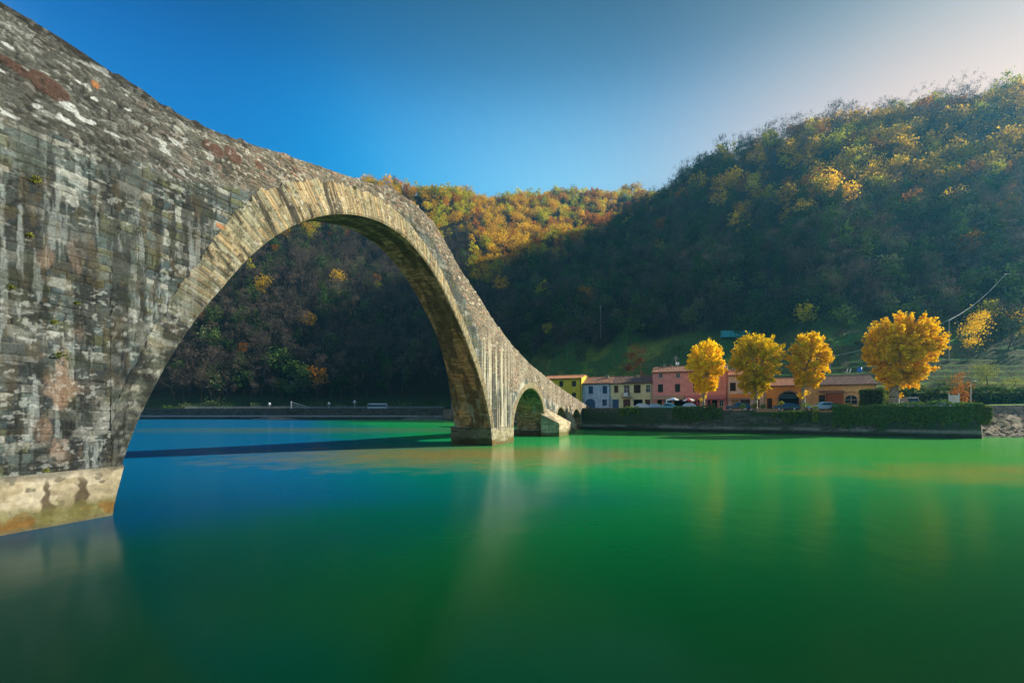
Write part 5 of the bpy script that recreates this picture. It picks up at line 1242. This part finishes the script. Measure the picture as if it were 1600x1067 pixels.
# ------------------------------------------------------------ the four big plane trees
def leafy(name, V, Fq, c, m, parent): return link(name, np_mesh(name, V, Fq, c, smooth=False), m, parent)
def plane_tree(label, pxt, pxl, pxr, pyt, pyb, back, seed, lm, trad, gap=0.0, nsh=210, per=60, forkpx=None):
    rng = np.random.default_rng(seed); Y = Yat(pxt, back); sc = Y/F
    bx = (pxt-800)*sc; r = tag(empty('plane_tree', (bx, Y, GZ0-.05)), label, 'plane tree', 'golden plane trees along the quay')
    az = math.atan((pxt-800)/F); cx = ((pxl+pxr)/2-pxt)*sc; rx = (pxr-pxl)/2*sc*math.cos(az); zt = HC+(640-pyt)*sc-GZ0; zb = HC+(640-pyb)*sc-GZ0; zc = (zt+zb)/2; rz = (zt-zb)/2
    segs = []; fork = zb+.10*(zt-zb) if forkpx is None else HC+(640-forkpx)*sc-GZ0
    q = np.array([0, 0, -.3]); r0 = trad*1.35
    n = 7
    for k in range(n):
        f = (k+1)/n; p = np.array([cx*.25*f+rng.normal(0, .05), rng.normal(0, .05), fork*f]); r1 = trad*(1-.30*f)*(1+.5*max(0, .25-f)); segs.append((q, p, r0, r1)); q, r0 = p, r1
    knobs = []
    nl = 8
    for k in range(nl):
        a = 2*math.pi*(k+rng.uniform(-.3, .3))/nl; el = rng.uniform(.3, 1.25); tgt = np.array([cx+math.cos(a)*math.cos(el)*rx*.50, math.sin(a)*math.cos(el)*rx*.50, zc-.25*rz+math.sin(el)*rz*.55])
        p0 = q; rr = trad*.46; st = 5
        for j in range(st):
            f = (j+1)/st; p = q*(1-f)+tgt*f; p[2] += -.45*math.sin(math.pi*f)*.8; p = p+rng.normal(0, .12, 3)*(j < st-1); r1 = trad*.46*(1-.6*f)+.04; segs.append((p0, p, rr, r1)); knobs.append(p); p0, rr = p, r1
    knobs = np.array(knobs); tv, tf = seg_tubes(segs, 9)
    link('trunk', np_mesh('trunk', tv, tf), barkp, r)
    # long young shoots running out to the edge of the crown, carrying the leaves
    d = rng.normal(0, 1, (nsh*4, 3)); d /= np.linalg.norm(d, axis=1, keepdims=True); d = d[d[:, 2] > -.86][:int(nsh*1.25)]
    cl = rng.normal(0, 1, (26, 3)); cl /= np.linalg.norm(cl, axis=1, keepdims=True); cl_r = rng.uniform(.93, 1.06, 26); kk = np.argmax(d@cl.T, 1)
    d = d*.78+cl[kk]*.22; d /= np.linalg.norm(d, axis=1, keepdims=True)
    lump = cl_r[kk]+rng.normal(0, .055, len(d))+.10*(rng.random(len(d)) < .08)
    E = np.array([cx, 0, zc])+d*[rx*.94, rx*.88, rz*.96]*lump[:, None]*np.where(d[:, 2:3] < -.4, [[.9, .9, 1.22]], [[1., 1, 1]])
    E[:, :2] = np.array([cx, 0])+(E[:, :2]-[cx, 0])*np.where(d[:, 2:3] < -.1, 1-.25*(-d[:, 2:3]), 1)
    ss_, P, D = [], [], []
    for e in E:
        k = knobs[np.argmin(np.linalg.norm(knobs-e, axis=1)+rng.random(len(knobs))*1.2)]; mid = (k+e)/2+rng.normal(0, .15, 3); mid[2] -= .2
        ss_ += [(k, mid, .045, .03), (mid, e, .03, .012)]
        f = rng.random(per)**.62; a = np.where(f[:, None] < .5, k+(mid-k)*f[:, None]*2, mid+(e-mid)*(f[:, None]*2-1)); L = np.linalg.norm(e-k)
        P.append(a+rng.normal(0, 1, (per, 3))*(.30-.16*f[:, None])); 
    sv, sf = seg_tubes(ss_, 3); link('shoots', np_mesh('shoots', sv, sf), bark, r)
    P = np.concatenate(P); V, Fq, c = leaves(rng, P, .33)
    # lower leaves are rustier, upper ones clear yellow, partly light put into the colour
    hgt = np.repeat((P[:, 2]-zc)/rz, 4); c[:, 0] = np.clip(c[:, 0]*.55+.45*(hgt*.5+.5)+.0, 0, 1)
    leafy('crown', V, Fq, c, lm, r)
    # a few leafy sprouts on the trunk
    P = np.concatenate([np.array([rng.choice([-1, 1])*trad*1.3, rng.normal(0, .3), fork*rng.uniform(.45, .95)])+rng.normal(0, .22, (40, 3)) for _ in range(4)]); V, Fq, c = leaves(rng, P, .26)
    leafy('sprouts', V, Fq, c, lm, r)
    return r
plane_tree('leftmost golden plane tree of the quay, in front of the pink house', 1098, 1068, 1135, 531, 613, 6.5, 1, LM['plane'], .42, nsh=190)
plane_tree('greenish gold plane tree in front of the pale pinkish white house, second from the left', 1180, 1137, 1226, 517, 615, 6.0, 2, LM['planeg'], .42, nsh=250)
plane_tree('round golden plane tree right of the stone framed archway, third from the left', 1254, 1228, 1301, 520, 604, 6.0, 3, LM['plane'], .36, nsh=210)
plane_tree('biggest golden plane tree with thick forked trunk at the right end of the houses', 1396, 1338, 1480, 488, 602, 5.0, 4, LM['plane'], .78, nsh=420, per=68)
# ------------------------------------------------------------ smaller trees and shrubs
def small_tree(name, label, cat, px, pyb, pyt, wpx, m, seed, Y=None, leafn=900, leaf=.26, lean=0.0, hollow=.4, group=None, trunk=.16, base=.25):
    rng = np.random.default_rng(seed); b = hit(px, pyb) if Y is None else at(px, pyb, Y)
    if Y is not None: b.z = max(ground(b.x, b.y), -1)
    sc = b.y/F; Hh = (pyb-pyt)*sc if Y is None else HC+(640-pyt)*sc-b.z; W = wpx*sc
    r = tag(empty(name, tuple(b)), label, cat, group); out, tips = [], []
    grow(rng, (0, 0, -.5), (lean, 0, 1), Hh*.42, trunk, 3 if Hh > 4 else 2, out, tips, .6, .08, 2, 3)
    s = Hh*.9/max(p[2] for p, d in tips); out = [(a*[s, s, s], b_*[s, s, s], r0, r1) for a, b_, r0, r1 in out]
    tv, tf = seg_tubes(out, 4); link('trunk', np_mesh('trunk', tv, tf), bark, r)
    if leafn:
        P = crown_points(rng, leafn, W*.40, Hh*(1-base)*.42, Hh*(base+(1-base)*.52), 18, W*.11, hollow); P[:, 0] += lean*P[:, 2]*.8; P = P[P[:, 2] > .1]
        V, Fq, c = leaves(rng, P, leaf); leafy('crown', V, Fq, c, m, r)
    return r
small_tree('autumn_tree', 'small leaning tree with sparse golden leaves right of the utility pole', 'tree', 1512, 566, 488, 52, LM['plane'], 11, leafn=2000, leaf=.3, lean=.22, hollow=.55)
small_tree('autumn_tree', 'nearly bare tree with a few orange leaves at the right edge of the terraces', 'tree', 1586, 550, 487, 50, LM['plane'], 12, leafn=600, leaf=.3, hollow=.85)
small_tree('autumn_tree', 'small rust brown tree standing behind the roof of the cream house', 'tree', 993, 586, 528, 36, LM['rust'], 13, Y=132, leafn=1300, leaf=.32)
small_tree('shrub', 'round shrub, rust brown below and yellow above, behind the slatted screen', 'shrub', 1502, 634, 577, 34, LM['orange'], 14, Y=89, leafn=1200, leaf=.2, base=.05)
small_tree('shrub', 'large sunlit grey green shrub beside the lamp post at the right', 'shrub', 1543, 604, 570, 44, LM['shrub'], 15, leafn=1500, leaf=.2, base=.05)
small_tree('shrub', 'low sunlit yellow green shrub above the silver van', 'shrub', 1478, 604, 588, 36, LM['shrub'], 16, leafn=700, leaf=.18, base=.0)
small_tree('shrub', 'sunlit yellow green shrub at the foot of the terraces near the right edge', 'shrub', 1585, 606, 590, 40, LM['shrub'], 17, leafn=700, leaf=.18, base=.0)
small_tree('shrub', 'dark green bushy shrub behind the houses, above the cream roof', 'shrub', 975, 590, 562, 34, LM['green'], 18, Y=134, leafn=900, leaf=.3, base=.0)
small_tree('shrub', 'yellow green shrub added in place of a sunlit wall beside the apricot house', 'shrub', 1385, 640, 612, 16, LM['shrub'], 19, Y=82, leafn=600, leaf=.18, base=.0)  # added shrub, stands in for a sunlit yellow wall
olives = []
for k, (x, yb, yt, w) in enumerate(((1060, 560, 540, 26), (1100, 530, 505, 30), (1215, 500, 480, 26), (1262, 520, 500, 24), (1330, 505, 480, 28), (1420, 470, 445, 34), (1545, 470, 440, 40), (900, 545, 520, 30), (865, 560, 535, 26), (1020, 520, 500, 24), (1550, 530, 508, 24), (1345, 545, 530, 20), (1500, 520, 500, 22))):
    o_ = small_tree('olive_tree', 'x', 'tree', x, yb, yt, w, LM['olive'] if k % 3 else LM['green'], 40+k, leafn=420, leaf=.36, base=.1, group='small trees on the terraced slope')
    olives.append((o_, 'small '+('grey green' if k % 3 else 'dark green')+' terrace tree, '+place(x, yt), x))
distinguish(olives)
bankies = []
for k, x in enumerate((262, 292, 331, 352, 398, 440, 476, 497, 533, 571, 612, 628, 668, 690)):
    o_ = small_tree('scrub_bush', 'x', 'bush', x, 640, 633-(k*7 % 5)*2.2, 18+(k*5 % 4)*6, LM['olive' if k % 3 else 'green'], 80+k, Y=211+(k % 3)*2, leafn=260, leaf=.42, base=0, group='scrub along the far bank')
    bankies.append((o_, ('grey green' if k % 3 else 'dark green')+' scrub bush behind the far embankment wall under the arch', x))
distinguish(bankies)
# box hedge
def box_leaves(rng, n, x0, x1, y0, y1, z0, z1, th=.12):
    P = rng.random((n, 3))*[x1-x0, y1-y0, z1-z0]+[x0, y0, z0]; f = rng.integers(0, 5, n)
    P[:, 0] = np.where(f == 0, x0, np.where(f == 1, x1, P[:, 0])); P[:, 1] = np.where(f == 2, y0, np.where(f == 3, y1, P[:, 1])); P[:, 2] = np.where(f == 4, z1, P[:, 2])
    return P+rng.normal(0, th, (n, 3))
rng = np.random.default_rng(77)
p = Vector(((1365.5-800)/F*81, 81, GZ0)); r = tag(empty('box_hedge', tuple(p), HRZ), 'tall clipped dark green hedge block between the apricot house and the biggest plane tree', 'hedge'); w = 1.45; hh = HC+(640-609)/F*81-GZ0
MB().box(-w+.15, w-.15, .15, 2.6, 0, hh-.2).build('inner_block', mat('dark_hedge_inside', (.012, .02, .008), .95), r)  # solid dark block fills the hedge behind its leaves
V, Fq, c = leaves(rng, box_leaves(rng, 5200, -w, w, 0, 2.75, .05, hh, .10), .17); leafy('foliage', V, Fq, c, LM['ivy'], r)
rng = np.random.default_rng(78); h0, h1 = at(1398, 640, 97), at(1655, 640, 92); hv_ = h1-h0; hl = hv_.length; r = tag(empty('hedgerow', (h0.x, h0.y, 4.2), math.atan2(hv_.y, hv_.x)), 'long tall dark hedgerow behind the silver van and the lamp post', 'hedge')
P = box_leaves(rng, 15000, 0, hl, 0, 2.2, 0, 4.9, .25); P[:, 2] *= (.86+.30*(fbm(P[:, 0]/2.5, P[:, 0]*0, 5, 3)-.3)); P[:, 1] += (fbm(P[:, 0]/1.5, P[:, 2]/1.5, 6, 3)-.5)*1.6
V, Fq, c = leaves(rng, P, .34); leafy('foliage', V, Fq, c, LM['ivy'], r); MB().box(.4, hl-.4, .7, 1.7, -.6, 3.7).build('inner_block', bpy.data.materials['dark_hedge_inside'], r)  # solid dark block inside the hedgerow
# ivy and hedge over the quay wall
def ivy(name, label, s0, s1, zt, zb, n, seed, m=None, thick=.35, over=.9, cat='ivy', group=None, leaf=.20):
    'foliage hanging over the river face of the quay wall between two places along it'
    rng = np.random.default_rng(seed); s = rng.uniform(s0, s1, n); f = rng.random(n)
    t = zt(s)+(fbm(s/1.6, s*0, seed, 4)-.5)*1.0; b = zb(s)+(fbm(s/1.1, s*0+9, seed+1, 4)-.5)*2.8
    topm = rng.random(n) < .22
    z = np.where(topm, t+rng.normal(0, .06, n), b+(t-b)*f)
    o = np.where(topm, -rng.random(n)*over, .12+.10*(4.7-z)*.5+thick*np.abs(rng.normal(0, .6, n))*(.5+fbm(s/.9, z/.7, seed+2, 3)))
    endt = np.clip(s-s1+.6, 0, 1)
    P = np.stack([q0[0]+qd[0]*s+qn[0]*o, q0[1]+qd[1]*s+qn[1]*o, z], -1)
    c0 = P.mean(0); c0[2] = GZ0; r = tag(empty(name, tuple(c0)), label, cat, group); V, Fq, c = leaves(rng, P-c0, leaf); leafy('foliage', V, Fq, c, m or LM['ivy'], r)
    st = [(np.array([q0[0]+qd[0]*a+qn[0]*.1, q0[1]+qd[1]*a+qn[1]*.1, 4.6])-c0, np.array([q0[0]+qd[0]*a+qn[0]*.3, q0[1]+qd[1]*a+qn[1]*.3, 4.6-rng.uniform(.6, 2)])-c0, .03, .01) for a in np.arange(s0, s1, .6)]
    v, f_ = seg_tubes(st, 4); link('stems', np_mesh('stems', v, f_), bark, r)
    return r
sA, sB = qs(1300), QL+.3
ivy('ivy_hedge', 'long dark ivy hedge hanging over the right end of the quay wall', sA, sB, lambda s: 5.0+.55*ss(sB-14, sB-3, s)-.3*ss(sB-1.2, sB+.2, s), lambda s: 1.9+.0*s+1.0*ss(sB-3, sB, s), 15000, 3, over=1.3, cat='hedge', leaf=.19)
ivy('ivy_hedge', 'rounded sunlit end of the ivy hedge at the corner above the rocky bank', QL-.5, QL+1.2, lambda s: 5.3-.6*ss(QL, QL+1.2, s), lambda s: 2.7+0*s, 2600, 4, LM['shrub'], over=1.5, cat='hedge', leaf=.18)  # brighter leaf material puts the sunlight into this end's colour
ivy('ivy_patch', 'dark ivy hanging down the quay wall below the pink house', qs(1052), qs(1128), lambda s: 4.9+0*s, lambda s: 2.6+0*s, 2600, 5, group=None)
ivy('ivy_patch', 'small dark ivy hanging on the quay wall below the white car', qs(968), qs(1000), lambda s: 4.75+0*s, lambda s: 3.4+0*s, 600, 6)
ivy('ivy_patch', 'sunlit yellowish ivy tuft on the quay wall under the brick ledge', qs(1268), qs(1278), lambda s: 4.5+0*s, lambda s: 2.6+0*s, 420, 7, LM['shrub'])  # brighter leaves than the dark ivy paint this tuft as sunlit
ivy('ivy_patch', 'dark ivy trailing from the planters in the middle of the quay wall', qs(1206), qs(1262), lambda s: 4.1+0*s, lambda s: 2.7+0*s, 1100, 8)
def tub(label, px, back, h, m, seed, rad=.45):
    rng = np.random.default_rng(seed); p = qpt(px, back); r = tag(empty('potted_shrub', (p[0], p[1], 4.15)), label, 'potted shrub', 'potted shrubs on the quay')
    MB().lathe([(0, 0), (.26, 0), (.34, .42), (.37, .42), (.37, .48), (.30, .48), (.28, .40), (0, .40)], n=14).build('tub', M_['stonet'], r)
    d = rng.normal(0, 1, (420, 3)); d /= np.linalg.norm(d, axis=1, keepdims=True); P = d*[rad, rad, (h-.5)/2]*(.8+.3*rng.random((420, 1))); P[:, 2] += .5+(h-.5)/2; V, Fq, c = leaves(rng, P, .13); leafy('foliage', V, Fq, c, m, r)
tub('dark round shrub in a tub at the left end of the pink house', 1021, 4.5, 1.5, LM['ivy'], 21, .8)
tub('yellow green ball shrub in a tub just right of the leftmost plane trunk', 1113, 1.2, 1.5, LM['shrub'], 22, .5)
tub('dark shrub in a tub left of the second plane tree', 1160, 1.2, 1.3, LM['ivy'], 23, .6)
tub('yellow green shrub in a tub at the left end of the long orange planter', 1178, 1.4, 1.25, LM['shrub'], 24, .5)
tub('small dark green shrub standing in the middle of the long orange planter', 1192, .9, 1.15, LM['ivy'], 25, .45)
tub('bright yellow green shrub in a tub inside the stone framed archway', 1224, 8.0, 1.9, LM['shrub'], 26, .55)
tub('yellow green shrub in a tub below the white arched window', 1338, 8.0, 1.5, LM['shrub'], 27, .6)
tub('dark shrub in a tub at the foot of the third plane tree', 1262, 3.0, 1.4, LM['ivy'], 28, .7)
# tufts on the bridge
for k, (x, y, s, lab) in enumerate(((92, 554, .20, 'bright green tuft growing from the near pier wall, largest of the tufts'), (45, 368, .09, 'small green tuft high on the near pier wall'), (83, 503, .10, 'small green tuft above the largest tuft on the near pier'), (15, 448, .10, 'green tuft on the near pier wall close to the left edge'), (52, 282, .16, 'dark green tuft under the rubble band at the far left of the bridge'), (118, 474, .08, 'tiny green tuft on the near pier wall right of the others'), (555, 296, .16, 'green tuft growing above the ring of the great arch near its crown'), (71, 734, .07, 'tiny green tuft just above the cement footing'))):
    t, z = unp(x, y); p = bp3(t, z, -.02); rng = np.random.default_rng(500+k); r = tag(empty('wall_plant', tuple(p)), lab, 'plant', 'tufts growing on the bridge')
    P = rng.normal(0, s*.55, (130, 3))*[1, 1, .8]
    P[:, 0] += s*.4; P[:, 1] -= s*.15; V, Fq, c = leaves(rng, P, max(.035, s*.28)); leafy('leaves', V, Fq, c, LM['shrub'], r)
    v, f_ = seg_tubes([(np.zeros(3), p_*.8, .008, .003) for p_ in P[:20]], 3); link('stems', np_mesh('stems', v, f_), bark, r)
# boulders on the bank at the right
rng = np.random.default_rng(91); Vs, Fs, b = [], [], 0
ico = np.array([(-1, 1.618, 0), (1, 1.618, 0), (-1, -1.618, 0), (1, -1.618, 0), (0, -1, 1.618), (0, 1, 1.618), (0, -1, -1.618), (0, 1, -1.618), (1.618, 0, -1), (1.618, 0, 1), (-1.618, 0, -1), (-1.618, 0, 1)])/1.9
icf = np.array([(0,11,5),(0,5,1),(0,1,7),(0,7,10),(0,10,11),(1,5,9),(5,11,4),(11,10,2),(10,7,6),(7,1,8),(3,9,4),(3,4,2),(3,2,6),(3,6,8),(3,8,9),(4,9,5),(2,4,11),(6,2,10),(8,6,7),(9,8,1)])
cs = []
for k in range(3400):
    x = rng.uniform(69, 112); yb = np.interp(x, NB[:, 0], NB[:, 1]); y = yb+rng.uniform(-1.5, 20); s = rng.gamma(2.0, .085)*(1.3 if y < yb+2 else 1)
    if (x-70.6)*.873-(y-66.5)*.487 < .6: continue
    z = ground(x, y); V = ico*rng.uniform(.6, 1.3, (12, 1))*[s, s*rng.uniform(.6, 1), s*rng.uniform(.35, .7)]; a = rng.uniform(0, 6.3); V = V@np.array([[math.cos(a), -math.sin(a), 0], [math.sin(a), math.cos(a), 0], [0, 0, 1]])
    Vs.append(V+[x, y, z+.02]); Fs.append(icf+b); b += 12; cs.append(np.tile(np.array([.34, .28, .20])*rng.uniform(.45, 1.3)*[1, rng.uniform(.92, 1.03), rng.uniform(.85, 1)], (12, 1)))
tag(link('rocks', np_mesh('rocks', np.concatenate(Vs), np.concatenate(Fs), np.concatenate(cs), smooth=False), mat_attr('rock', .95, 3.0, .35, .6, 9, .05)), 'sunlit rubble stones lying on the bank at the right end of the quay', 'rocks', kind='stuff')
# ------------------------------------------------------------ the air
hz_m = bpy.data.materials.new('haze_air'); hz_m.use_nodes = True; nt = hz_m.node_tree; nt.nodes.clear()
ho = N(nt, 'ShaderNodeOutputMaterial'); pv = N(nt, 'ShaderNodeVolumePrincipled'); pv.inputs['Color'].default_value = (.12, .55, .92, 1)
pv.inputs['Density'].default_value = .00018; pv.inputs['Anisotropy'].default_value = .45; nt.links.new(pv.outputs[0], ho.inputs['Volume'])
hb = MB().box(-930, 1030, -330, 1330, -6, 440).build('haze', hz_m); tag(hb, 'thin blue haze in the valley', 'haze', kind='stuff')
